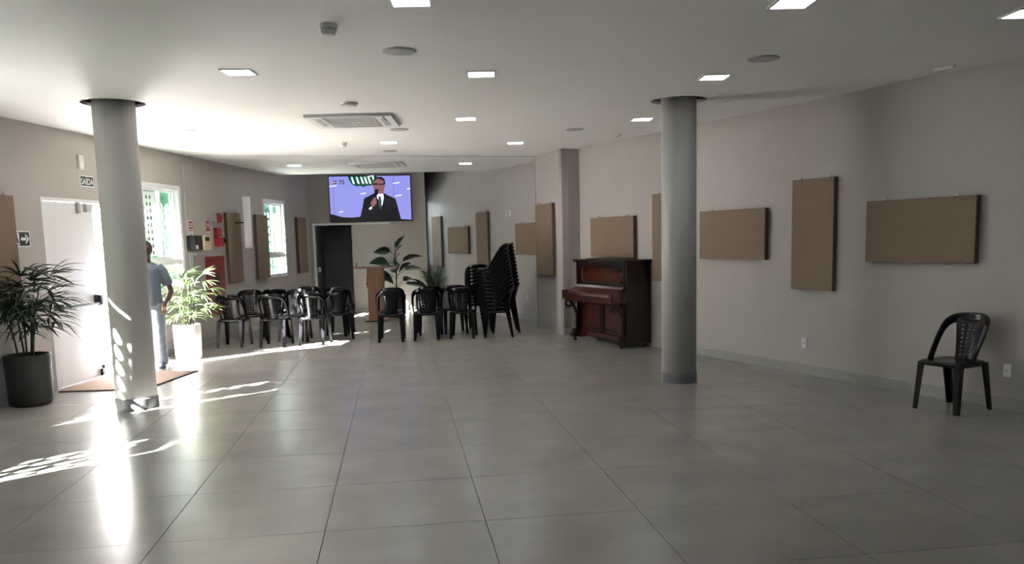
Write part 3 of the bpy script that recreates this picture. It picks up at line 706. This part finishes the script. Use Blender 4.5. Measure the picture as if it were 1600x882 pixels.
def catmull(P, n):
    P = [Vector(p) for p in P]; Q = [P[0]*2-P[1]]+P+[P[-1]*2-P[-2]]; out = []
    for i in range(1, len(Q)-2):
        for k in range(n):
            t = k/n; a, b_, c, d = Q[i-1], Q[i], Q[i+1], Q[i+2]
            out.append(.5*((2*b_)+(c-a)*t+(2*a-5*b_+4*c-d)*t*t+(3*b_-a-3*c+d)*t**3))
    out.append(P[-1]); return out
def chair_parts():
    M = {}
    # backrest splat with 4 x 8 square holes
    hc = (-.6, -.2, .2, .6); us = [-1]
    for c in hc: us += [c-.062, c+.062]
    us.append(1); vh = [.10+.098*k for k in range(8)]; vs = [0]
    for c in vh: vs += [c-.015, c+.015]
    vs += [.92, 1]
    def P(u, v):
        w = .090+.020*v+.034*v*v
        return Vector((u*w, .165+.085*v+.022*v*v-.030*u*u*(.5+v), .43+v*.374))
    M['backrest'] = perforated(P, us, vs, lambda i, j: not (i % 2 == 1 and j % 2 == 1 and j < 16), .006).mesh('backrest', m_bpl)
    # arched frame with broad crest
    outer = [(.205, -.055, .432), (.214, .0, .53), (.217, .06, .63), (.214, .115, .72), (.197, .168, .795), (.15, .222, .838), (.078, .262, .853), (0, .275, .857)]
    inner = [(.198, .0, .432), (.197, .05, .535), (.196, .10, .625), (.188, .148, .700), (.165, .19, .748), (.13, .222, .768), (.072, .247, .774), (0, .257, .776)]
    outer = [(x, y, .43+(z-.43)*.935) for x, y, z in outer]; inner = [(x, y, .43+(z-.43)*.935) for x, y, z in inner]
    O = catmull(outer, 4); I = catmull(inner, 4)
    O = O+[Vector((-p.x, p.y, p.z)) for p in O[-2::-1]]; I = I+[Vector((-p.x, p.y, p.z)) for p in I[-2::-1]]
    rings = []
    for k in range(len(O)):
        a = O[max(k-1, 0)]; c = O[min(k+1, len(O)-1)]; t = (c-a).normalized(); w = (I[k]-O[k]).normalized(); n = t.cross(w).normalized()*.005
        m = (O[k]+I[k])/2+n*1.2
        rings.append([O[k]-n-w*.006+n*3, O[k]+n*.2-w*.010, O[k]-n*2.2-w*.004, m-n*2.2, I[k]-n, I[k]+n, m, O[k]+n+w*.012])
    b = MB(); b.smooth = True; b.loft(rings, True); M['back_frame'] = b.mesh('back_frame', m_bpl)
    # seat
    def sq(a, s, zz, e=.36):
        c, d = math.cos(a), math.sin(a)
        x = math.copysign(abs(c)**e, c)*.205*s; y = math.copysign(abs(d)**e, d)*.20*s
        return (x*(1-.06*(y > 0)*abs(y)/.2), y-.008, zz)
    n = 36; prof = [(.02, .424), (.4, .425), (.75, .431), (.93, .440), (1.0, .436), (1.02, .42), (1.02, .398), (.985, .398), (.975, .425), (.6, .418), (.02, .417)]
    b = MB(); b.smooth = True; b.loft([[sq(2*PI*(k+.5)/n, s, z) for k in range(n)] for s, z in prof], True); M['seat'] = b.mesh('seat', m_bpl)
    for nm, sx, sy, fx, fy in (('front_l', -1, -1, .215, -.235), ('front_r', 1, -1, .215, -.235), ('rear_l', -1, 1, .205, .255), ('rear_r', 1, 1, .205, .255)):
        b = MB(); rings = []
        for t in (0, .08, .5, 1):
            s = .062*(1-t)+.041*t if t > .05 else .066; th = .010
            cx = sx*(.200*(1-t)+fx*t); cy = (sy*.193)*(1-t)+fy*t-.008*(1-t); z = .425*(1-t)
            L = [(0, 0), (s, 0), (s, th), (th, th), (th, s), (0, s)]
            rings.append([(cx-sx*a, cy-sy*c, z) for a, c in L])
        b.loft(rings, True); M[nm] = b.mesh('leg', m_bpl)
    return M
CP = chair_parts()
def make_chair(loc, rz, label, group=None):
    t = thing('plastic_chair', label, 'chair', loc, rz, group)
    link('seat', CP['seat'], t); link('backrest', CP['backrest'], t); link('back_frame', CP['back_frame'], t)
    for k in ('front_l', 'front_r', 'rear_l', 'rear_r'): link('leg', CP[k], t)
    return t
D = math.radians
lone = make_chair((4.80, 6.79, 0), D(-70), 'black plastic chair standing alone against the right wall')
GL, GR, GS = 'loose black chairs left of the lectern', 'loose black chairs in front of the lectern', 'stacked black plastic chairs'
for x, y, r, g, l in (
    (-2.60, 13.88, 171, GL, 'leftmost black chair, in front of the red cabinet'),
    (-2.44, 14.66, 14, GL, 'black chair behind and right of the leftmost one'),
    (-1.93, 13.72, 172, GL, 'shiny-backed black chair, second in the front row from the left'),
    (-2.12, 15.20, 184, GL, 'rearmost black chair between the leftmost two front-row chairs'),
    (-1.72, 14.42, -14, GL, 'black chair behind the second and third front-row chairs'),
    (-1.33, 13.75, 170, GL, 'shiny-backed black chair, third in the front row from the left'),
    (-1.55, 15.2, 6, GL, 'rear black chair in front of the left part of the dark doorway'),
    (-1.02, 14.35, 200, GL, 'black chair at the right end of the left group'),
    (-1.02, 15.10, 172, GL, 'rear black chair at the right end of the left group'),
    (-.13, 13.74, 178, GR, 'black chair directly in front of the lectern'),
    (-.12, 14.40, 183, GR, 'black chair behind the one in front of the lectern'),
    (.44, 13.80, 176, GR, 'black chair in the front row right of the lectern'),
    (.52, 14.55, 182, GR, 'black chair half hidden behind the second right-group chair'),
    (1.04, 13.84, 170, GR, 'black chair in the front row nearest the chair stacks'),
    (.93, 14.55, 186, GR, 'rear black chair under the feathery plant')):
    dup(lone, (x, y, 0), D(r), l, g)
ordn = ['bottom', 'second', 'third', 'fourth', 'fifth', 'sixth', 'seventh', 'eighth', 'ninth', 'tenth', 'eleventh', 'twelfth']
for x, y, r, n, nm in ((1.60, 13.76, -96, 12, 'nearest tall stack'), (1.79, 14.42, -92, 12, 'tall stack behind, closer to the wall'), (1.43, 15.35, 182, 6, 'low stack on the left')):
    a = D(r); f = Vector((math.sin(a), -math.cos(a)))
    for k in range(n):
        l = ordn[k]+' black chair'+(' from the floor' if k else '')+' in the '+nm
        if k == n-1: l = 'topmost black chair of the '+nm
        dup(lone, (x+f.x*.008*k, y+f.y*.008*k, .062*k), a, l, GS)

# ------------------------------------------------------------------ piano
uc = WR.u_of_y(12.36)
t = on(WR, 'upright_piano', 'antique dark mahogany upright piano against the right wall', 'piano', uc, 0, .03)
hw = .70
for s in (-1, 1):
    b = MB(); x = s*hw; P = [(0, .06), (-.42, .06), (-.42, .10), (-.40, .62), (-.62, .64), (-.64, .70), (-.62, .745), (-.50, .76), (-.42, .80), (-.40, .86), (-.40, 1.22), (0, 1.22)]
    x0, x1 = sorted((x, x-s*.04)); vs = [(x0, y, z) for y, z in P]+[(x1, y, z) for y, z in P]; n = len(P)
    b.add(vs, [tuple(range(n)), tuple(range(2*n-1, n-1, -1))]+[(i, i+n, (i+1) % n+n, (i+1) % n) for i in range(n)])
    b.build('side_panel', m_pianod, t)
b = MB(); b.bevbox((-hw-.03, -.45, 1.22), (hw+.03, .015, 1.25), .012); b.box((-hw-.015, -.43, 1.205), (hw+.015, 0, 1.22)); b.box((-.35, -.42, 1.25), (.45, -.05, 1.265)); b.build('top_lid', m_pianod, t)
b = MB(); b.box((-hw+.04, -.38, .87), (hw-.04, -.35, 1.205)); b.build('upper_panel', m_piano, t)
b = MB()   # frame mouldings on the upper panel with round corners
for s in (-1, 1):
    b.box((s*(hw-.04), -.41, .86), (s*(hw-.10), -.37, 1.205))
b.box((-hw+.04, -.40, 1.16), (hw-.04, -.37, 1.205)); b.box((-hw+.04, -.40, .86), (hw-.04, -.37, .90))
pts = []
for cx, cz, a0 in ((hw-.26, 1.04, 0), (-hw+.26, 1.04, 90), (-hw+.26, 1.02, 180), (hw-.26, 1.02, 270)):
    for k in range(7): a = math.radians(a0+15*k); pts.append((cx+.11*math.cos(a), -.383, cz+.11*math.sin(a)))
pts.append(pts[0]); b.tube(pts, .010, 6)
for s in (-1, 1):   # carved corner scrolls
    for k in range(3): b.ell((s*(hw-.15-.04*k), -.392, 1.145-.03*k), (.022, .012, .018), 8, 5)
b.build('panel_moulding', m_pianod, t)
b = MB(); b.smooth = False; rings = []
for y, z in ((-.385, .86), (-.42, .87), (-.45, .835), (-.52, .80), (-.60, .785), (-.645, .765), (-.66, .73), (-.655, .70), (-.385, .70)): rings.append([(-hw+.04, y, z), (hw-.04, y, z)])
vs = [p for r in rings for p in r]; n = len(rings)
b.add(vs, [(2*i, 2*i+1, (2*i+3) % (2*n), (2*i+2) % (2*n)) for i in range(n)]+[tuple(range(0, 2*n, 2)), tuple(range(2*n-1, 0, -2))])
b.build('key_lid', m_piano, t)
b = MB(); b.box((-hw-.005, -.65, .655), (hw+.005, -.38, .70))
for s in (-1, 1): b.bevbox(*( (( -hw-.01, -.66, .655), (-hw+.07, -.42, .79)) if s < 0 else ((hw-.07, -.66, .655), (hw+.01, -.42, .79)) ), .012)
b.box((-hw+.02, -.62, .63), (hw-.02, -.40, .655)); b.build('key_bed', m_piano, t)
b = MB(); b.box((-hw+.04, -.37, .14), (hw-.04, -.34, .64)); b.build('lower_panel', m_piano, t)
b = MB()
for x0, x1 in ((-hw+.10, -.04), (.04, hw-.10)):
    for a0, a1 in (((x0, .20), (x1, .215)), ((x0, .575), (x1, .59)), ((x0, .215), (x0+.015, .575)), ((x1-.015, .215), (x1, .575))): b.box((a0[0], -.380, a0[1]), (a1[0], -.368, a1[1]))
b.box((-.04, -.385, .14), (.04, -.368, .64)); b.build('panel_moulding', m_pianod, t)
# plinth with arched cut-out
P = [(-hw+.04, .05), (-hw+.14, .05)]+[(-hw+.14+(2*hw-.28)*k/12, .05+.055*math.sin(PI*k/12)**.6) for k in range(1, 12)]+[(hw-.14, .05), (hw-.04, .05), (hw-.04, .16), (-hw+.04, .16)]
b = MB(); b.prism(P, .345, .40, UPN); b.build('plinth', m_piano, t)
for s in (-1, 1):
    x = s*(hw-.055)
    pth = catmull([(x, -.40, .17), (x, -.445, .25), (x, -.44, .36), (x, -.455, .46), (x, -.50, .55), (x, -.555, .63)], 4)
    b = MB(); b.smooth = True; b.tube(pth, [.036-.012*math.sin(PI*k/(len(pth)-1)) for k in range(len(pth))], 10)
    ring = [(x, -.575+.052*math.cos(a), .585+.052*math.sin(a)) for a in [2*PI*k/16 for k in range(17)]]; b.tube(ring, .021, 8, caps=False)
    ring = [(x, -.49+.036*math.cos(a), .60+.036*math.sin(a)) for a in [2*PI*k/14 for k in range(15)]]; b.tube(ring, .014, 8, caps=False)
    b.build('scroll_leg', m_pianod, t)
    b = MB(); b.bevbox((x-.05, -.53, .06), (x+.05, -.36, .13), .015); b.bevbox((x-.042, -.50, .13), (x+.042, -.37, .19), .015); b.build('toe_block', m_pianod, t)
    for yy in (-.47, -.06): b = MB(); b.lathe([(.012, .06), (.014, .045)], x, yy, 10); b.tube([(x-.012, yy, .024), (x+.012, yy, .024)], .024, 12); b.build('caster', m_pianod, t)
b = MB(); b.box((-hw+.04, -.03, .07), (hw-.04, 0, 1.205)); b.box((-hw+.04, -.34, .07), (hw-.04, -.03, .09)); b.build('back_board', m_pianod, t)

# ------------------------------------------------------------------ lectern
t = thing('lectern', 'light wooden lectern standing before the back wall', 'lectern', (-.43, 17.35, 0), D(-5))
b = MB(); b.box((-.155, -.17, .04), (.155, -.145, 1.06)); b.box((-.155, -.145, .04), (-.13, .16, 1.06)); b.box((.13, -.145, .04), (.155, .16, 1.06)); b.build('pedestal', m_lect, t)
b = MB(); vs = [(-.40, -.24, 1.075), (.40, -.24, 1.075), (.40, .24, 1.045), (-.40, .24, 1.045)]; b.add([(x, y, z) for x, y, z in vs]+[(x, y, z+.028) for x, y, z in vs], [(0, 3, 2, 1), (4, 5, 6, 7), (0, 1, 5, 4), (1, 2, 6, 5), (2, 3, 7, 6), (3, 0, 4, 7)]); b.build('reading_top', m_lect, t)
b = MB(); b.box((-.22, -.22, 0.0), (.22, .22, .03)); b.build('base', m_lect, t)
b = MB(); b.box((-.20, -.23, .0), (.20, -.22, .02)); b.build('base_edge', m_pianod, t)
t2 = thing('cable_coil', 'black cable coil hanging on the side of the lectern', 'cable', (-.60, 17.38, 0), 0)
b = MB(); b.tube([(0, .07*math.cos(a), .80+.12*math.sin(a)) for a in [2*PI*k/20 for k in range(21)]], .014, 8, caps=False); b.build('coil', m_black, t2)

# ------------------------------------------------------------------ plants
def pot(t, r, h, m, taper=.93):
    b = MB(); b.smooth = True
    b.lathe([(r*taper*.86, 0), (r*taper*.96, .012), (r*taper, .05), (r, h-.01), (r-.004, h), (r-.022, h), (r-.03, h-.03), (r-.03, h-.05)], n=40); b.build('pot', m, t)
    b = MB(); b.lathe([(r-.031, h-.055), (r-.031, h-.045)], n=30); b.build('soil', m_soil, t)
def blade(b, p0, d, up_, L, w, droop, n=5):
    side = d.cross(up_).normalized(); rows = []
    for k in range(n+1):
        s = k/n; p = p0+d*L*s+up_*(L*.10*s)-Vector((0, 0, 1))*droop*L*s*s
        ww = w*(.35+1.3*s)*(1-s)**.5 if s < .5 else w*(1.0)*(1-(s-.45)/.56)**.6
        ww = max(ww, .0006)
        rows.append((p-side*ww+up_*ww*.35, p, p+side*ww+up_*ww*.35))
    o = []; [o.extend(r) for r in rows]; fs = []
    for k in range(n):
        for c in range(2): a = k*3+c; fs.append((a, a+1, a+4, a+3))
    b.add(o, fs)
def frond_mesh(seed, m, nb=8, L=.26, w=.012):
    rnd = random.Random(seed); b = MB(); b.smooth = False
    pl = .16+rnd.random()*.10
    pts = [(0, 0, 0), (pl*.45, 0, .03), (pl, 0, .02)]; b.tube(pts, [.004, .003, .0025], 5)
    for k in range(nb):
        a = (k-(nb-1)/2)/(nb/2)*1.25+rnd.uniform(-.08, .08)
        d = Vector((math.cos(a), math.sin(a), .12-.10*abs(a)+rnd.uniform(-.12, .12))).normalized()
        blade(b, Vector(pts[-1]), d, Vector((0, 0, 1)), L*(1-.22*abs(a)/1.2)*rnd.uniform(.85, 1.1), w, rnd.uniform(.3, .75))
    return b.mesh('frond', m)
def rhapis(name_label, loc, pr, ph, potm, leafm, H, seed, nfr=26, L=.26, w=.012, spread=1.0):
    rnd = random.Random(seed); t = thing('potted_palm', name_label, 'plant', loc, 0); pot(t, pr, ph, potm)
    variants = [frond_mesh(seed*10+k, leafm, 7+k % 3, L, w) for k in range(5)]
    nc = 7; canes = []
    for k in range(nc):
        a = 2*PI*k/nc+rnd.random(); r0 = pr*.45*rnd.random(); top = H*(.45+.55*rnd.random()) if k else H*.9
        lean = .10*spread
        p = [(r0*math.cos(a), r0*math.sin(a), ph-.05), ((r0+lean*.4)*math.cos(a), (r0+lean*.4)*math.sin(a), ph+(top-ph)*.5), ((r0+lean)*math.cos(a), (r0+lean)*math.sin(a), top-.08)]
        b = MB(); b.tube(p, [.010, .009, .006], 7); b.build('cane', m_cane, t); canes.append(p)
    for k in range(nfr):
        p = canes[k % nc]; s = .35+.65*((k//nc)+.5+rnd.uniform(-.3, .3))/(nfr/nc); s = min(max(s, .2), 1)
        A, B_, Cc = Vector(p[0]), Vector(p[1]), Vector(p[2]); q = B_.lerp(Cc, (s-.5)*2) if s > .5 else A.lerp(B_, s*2)
        az = k*2.399+rnd.uniform(-.3, .3); el = rnd.uniform(-.15, .45)+.65*(s-.4)
        dist = (Vector((loc[0]+q.x-XL(loc[1]+q.y), 0)).x)*.9797; reach = .50*max(math.cos(el), .5)
        nd = math.cos(az)*.9797-math.sin(az)*.2003
        if nd*reach < -(dist-.04):
            want = -max(dist-.04, 0)/reach; a0 = math.atan2(-.2003, .9797); da = math.acos(max(-1, min(1, want)))
            az = a0+da if math.sin(az-a0) > 0 else a0-da
        o = link('frond', variants[k % 5], t, q); o.rotation_euler = (rnd.uniform(-.3, .3), -el, az); sc = rnd.uniform(.85, 1.1); o.scale = (sc, sc, sc)
rhapis('potted palm with thin dark leaves in a dark grey pot, left of the entrance', (-3.835, 9.32, 0), .222, .53, m_potd, m_leaf, 1.42, 3, 46, .33, .020, 1.1)
rhapis('sunlit potted palm in a white pot beside the big window', (-2.985, 12.50, 0), .19, .50, m_potw, m_leafp, 1.30, 8, 46, .25, .013, .7)
def leaf_big(L, w, m, seed):
    b = MB(); b.smooth = True; n = 8; rows = []
    for k in range(n+1):
        s = k/n; ww = w*math.sin(PI*min(s**.75, 1))**.8 if 0 < s < 1 else .001
        z = -.35*L*s*s; x = L*s
        rows.append([(x, -ww, z+ww*.25), (x, -ww*.5, z+ww*.06), (x, 0, z), (x, ww*.5, z+ww*.06), (x, ww, z+ww*.25)])
    o = [p for r in rows for p in r]; fs = [(k*5+c, k*5+c+1, k*5+c+6, k*5+c+5) for k in range(n) for c in range(4)]
    b.add(o, fs); return b.mesh('leaf', m)
t = thing('leafy_plant', 'dark broad-leaved potted plant behind the lectern', 'plant', (-.03, 18.5, 0), 0); pot(t, .20, .45, m_potd)
LB = leaf_big(.34, .085, m_leaf2, 1)
b = MB(); b.tube([(0, 0, .4), (.01, 0, 1.0), (-.01, 0, 1.35), (.0, 0, 1.58)], [.014, .01, .007, .004], 7); b.build('stem', m_leaf2, t)
rnd = random.Random(5)
for k, (z, az, el, pl, sc) in enumerate([(1.36, 190, .05, .10, .95), (1.40, 30, 1.0, .05, .8), (1.18, 200, -.05, .18, .95), (1.10, 12, .35, .16, 1.1), (1.30, 300, .8, .06, .6), (1.0, 150, .3, .12, 1), (.95, 345, .1, .2, 1.15), (.9, 215, -.1, .15, 1.1), (.85, 60, .5, .15, 1), (.85, 270, .6, .12, 1.1), (.72, 320, .1, .2, 1.1), (.75, 180, .0, .2, 1.15), (.70, 240, .3, .15, 1), (.7, 20, -.1, .22, 1.2), (1.05, 90, .6, .12, .9), (.95, 280, .9, .08, .8)]):
    a = math.radians(az); d = Vector((math.cos(a)*math.cos(el), math.sin(a)*math.cos(el), math.sin(el)))
    b = MB(); p0 = Vector((0, 0, z-.12)); p1 = Vector((0, 0, z))+d*pl; b.tube([p0, (p0+p1)/2+Vector((0, 0, .01)), p1], .005, 6); pet = b.build('petiole', m_leaf2, t)
    o = link('leaf', LB, pet, p1); o.rotation_euler = (rnd.choice((-1, 1))*rnd.uniform(.5, 1.1), -el-.15, a); o.scale = (sc*1.15, sc*1.3, sc*1.15)
t = thing('feathery_plant', 'potted plant with feathery stems of small leaves near the back corner', 'plant', (.78, 18.6, 0), 0); pot(t, .16, .40, m_potd)
for k in range(13):
    a = k*2.4; L = rnd.uniform(.46, .72); r = rnd.uniform(.15, .34); b = MB(); pts = []
    for i in range(12):
        s = i/11; pts.append(Vector((r*s**1.5*math.cos(a), r*s**1.5*math.sin(a), .36+L*s-.10*s*s)))
    b.tube(pts, .005, 5)
    for i in range(3, 12):
        for sg in (-1, 1):
            tt = (pts[i]-pts[i-1]).normalized(); sd_ = tt.cross(Vector((math.cos(a+1), math.sin(a+1), .3))).normalized()*sg
            blade(b, pts[i], (sd_+tt*.7).normalized(), Vector((math.cos(a), math.sin(a), .5)).normalized(), .09, .022, .1, 3)
    b.build('stem', m_leaf if k % 2 else m_leafp, t)

# ------------------------------------------------------------------ door mat
t = thing('door_mat', 'brown doormat with black edge inside the entrance', 'mat', (0, 0, 0), 0)
P = [(-3.835, 10.02), (-2.86, 9.90), (-2.58, 11.22), (-3.60, 11.40)]
cxm = sum(p[0] for p in P)/4; cym = sum(p[1] for p in P)/4; t.location = (cxm, cym, 0)
b = MB(); b.prism([(x-cxm, y-cym) for x, y in P], 0, .010); b.build('rubber_edge', m_matb, t)
b = MB(); b.prism([((x-cxm)*.965, (y-cym)*.965) for x, y in P], .010, .016); b.build('pile', m_mat, t)

# ------------------------------------------------------------------ person
m_skin = mat('brown_skin', (.11, .052, .032), .5); m_hair = mat('black_hair', (.012, .010, .010), .6)
m_shirt = mat('blue_grey_cotton', (.17, .21, .27), .85, var=(40, .05), bump=(200, .1)); m_jean = mat('washed_denim', (.36, .42, .50), .85, var=(14, .15), bump=(260, .2))
t = thing('person', 'person in a blue-grey T-shirt and pale jeans, hand in pocket, half behind the left column', 'person', (-3.225, 11.62, 0), D(8)); t.scale = (.975, .975, .975)
def limb(b, pts, rad, n=12, sq=1.0): b.tube(pts, rad, n, True, sq)
def torso(b, prof, n=20):
    b.loft([[(cx+rx*math.cos(2*PI*k/n), cy+ry*math.sin(2*PI*k/n), z) for k in range(n)] for z, rx, ry, cx, cy in prof], True)
b = MB()
b.ell((0, -.005, 1.60), (.076, .095, .115), 18, 12); b.ell((0, -.03, 1.545), (.058, .07, .07), 14, 8)        # head, jaw
b.ell((0, -.103, 1.585), (.013, .018, .022), 8, 6); b.ell((0, -.098, 1.61), (.010, .012, .03), 8, 6)         # nose
b.ell((0, -.092, 1.545), (.025, .012, .010), 8, 6); b.ell((0, -.09, 1.515), (.03, .02, .02), 8, 6)           # mouth, chin
for s in (-1, 1): b.ell((s*.077, .0, 1.595), (.010, .022, .033), 8, 6); b.ell((s*.03, -.090, 1.632), (.022, .010, .007), 8, 5)
limb(b, [(0, .02, 1.40), (0, .012, 1.47), (0, .0, 1.54)], [.066, .055, .055])
torso(b, [(.88, .155, .10, 0, 0), (.98, .145, .10, 0, 0), (1.10, .135, .095, 0, 0), (1.25, .155, .11, 0, 0), (1.36, .165, .105, 0, .005), (1.42, .12, .08, 0, .012)])
for s in (-1, 1): limb(b, [(s*.09, 0, .90), (s*.10, .0, .70), (s*.105, -.01, .48), (s*.11, .012, .25), (s*.115, .02, .07)], [.088, .078, .056, .053, .036])
# left arm (image right): elbow out, hand in pocket; right arm hangs
AL = [(.155, .01, 1.37), (.20, .025, 1.28), (.245, .05, 1.14), (.275, .06, 1.05)]; AL2 = [(.275, .06, 1.05), (.245, .0, .95), (.195, -.065, .865)]
AR = [(-.155, .01, 1.37), (-.205, .015, 1.25), (-.235, .02, 1.07), (-.24, -.01, .93), (-.235, -.045, .82)]
limb(b, AL, [.052, .050, .043, .040]); limb(b, AL2, [.041, .037, .027]); limb(b, AR, [.052, .050, .040, .036, .026])
b.ell((.185, -.085, .835), (.030, .040, .045), 12, 8)
for k in range(4): limb(b, [(.165+.014*k, -.095-.004*k, .82), (.160+.014*k, -.098, .785-.004*(k % 3)), (.156+.014*k, -.085, .755)], [.0095, .009, .008], 8)
limb(b, [(.20, -.11, .85), (.215, -.125, .83), (.215, -.122, .805)], [.012, .011, .009], 8)
b.ell((-.235, -.06, .775), (.020, .040, .048), 12, 8)
for k in range(4): limb(b, [(-.235, -.035-.017*k, .745), (-.232, -.038-.018*k, .705+.003*abs(k-1)), (-.222, -.040-.017*k, .675+.006*abs(k-1))], [.009, .0085, .0075], 8)
limb(b, [(-.225, -.09, .79), (-.215, -.108, .76), (-.21, -.112, .735)], [.011, .010, .008], 8)
me = remeshed(b, .0065, 2); me.materials.append(m_skin); link('body', me, t)
b = MB(); torso(b, [(.86, .178, .125, 0, 0), (.90, .172, .122, 0, 0), (1.0, .168, .12, 0, 0), (1.12, .160, .115, 0, 0), (1.25, .172, .122, 0, 0), (1.34, .180, .118, 0, .005), (1.395, .150, .10, 0, .01), (1.435, .085, .075, 0, .012)])
limb(b, [(.13, .01, 1.385), (.185, .02, 1.31), (.225, .035, 1.21), (.243, .045, 1.13)], [.060, .068, .066, .066]); limb(b, [(-.13, .01, 1.385), (-.19, .015, 1.31), (-.22, .018, 1.22), (-.232, .02, 1.13)], [.060, .068, .066, .066])
me = remeshed(b, .009, 3)
for v in me.vertices: v.co += v.normal*.006*noise.noise(v.co*Vector((14, 14, 9)))
me.materials.append(m_shirt); link('shirt', me, t)
b = MB(); torso(b, [(.80, .172, .115, 0, 0), (.88, .168, .115, 0, 0), (.95, .160, .110, 0, 0)])
for s in (-1, 1): limb(b, [(s*.085, 0, .88), (s*.098, .0, .70), (s*.105, -.008, .48), (s*.11, .012, .27), (s*.115, .015, .05)], [.100, .095, .075, .070, .068], 14)
me = remeshed(b, .009, 3)
for v in me.vertices: v.co += v.normal*.008*noise.noise(v.co*Vector((12, 12, 22)))
me.materials.append(m_jean); link('jeans', me, t)
b = MB(); b.ell((0, .016, 1.622), (.087, .104, .106), 24, 16); me = b.mesh('hair', m_hair)
bm = bmesh.new(); bm.from_mesh(me); bmesh.ops.bisect_plane(bm, geom=bm.verts[:]+bm.edges[:]+bm.faces[:], plane_co=(0, -.05, 1.66), plane_no=(0, -.80, -.60), clear_outer=True); bm.to_mesh(me); bm.free(); link('hair', me, t)
for s in (-1, 1):
    b = MB(); b.smooth = True
    for y, rx, h in (): pass
    b.loft([[(s*.118+rx*math.cos(2*PI*k/14), y, max(.012, .012+h/2+h/2*math.sin(2*PI*k/14))) for k in range(14)] for y, rx, h in ((.075, .02, .05), (.06, .036, .085), (.0, .042, .10), (-.06, .044, .08), (-.12, .048, .06), (-.17, .042, .045), (-.195, .02, .025))], True)
    sh = b.build('shoe', mat('navy_shoe', (.05, .07, .12), .6), t)
    b = MB(); b.prism([(s*.118+x, y) for x, y in ((-.036, .08), (.036, .08), (.044, 0), (.050, -.12), (.035, -.185), (0, -.205), (-.035, -.185), (-.050, -.12), (-.044, 0))], 0, .02); b.build('sole', m_wpl, sh)
b = MB(); b.tube([(.215+.031*math.cos(a), -.04+.02*math.sin(a)-.01*math.cos(a), .895+.02*math.sin(a)) for a in [2*PI*k/16 for k in range(17)]], .009, 8, caps=False); b.ell((.245, -.05, .90), (.01, .018, .018), 10, 6); b.build('watch', m_steel, t)
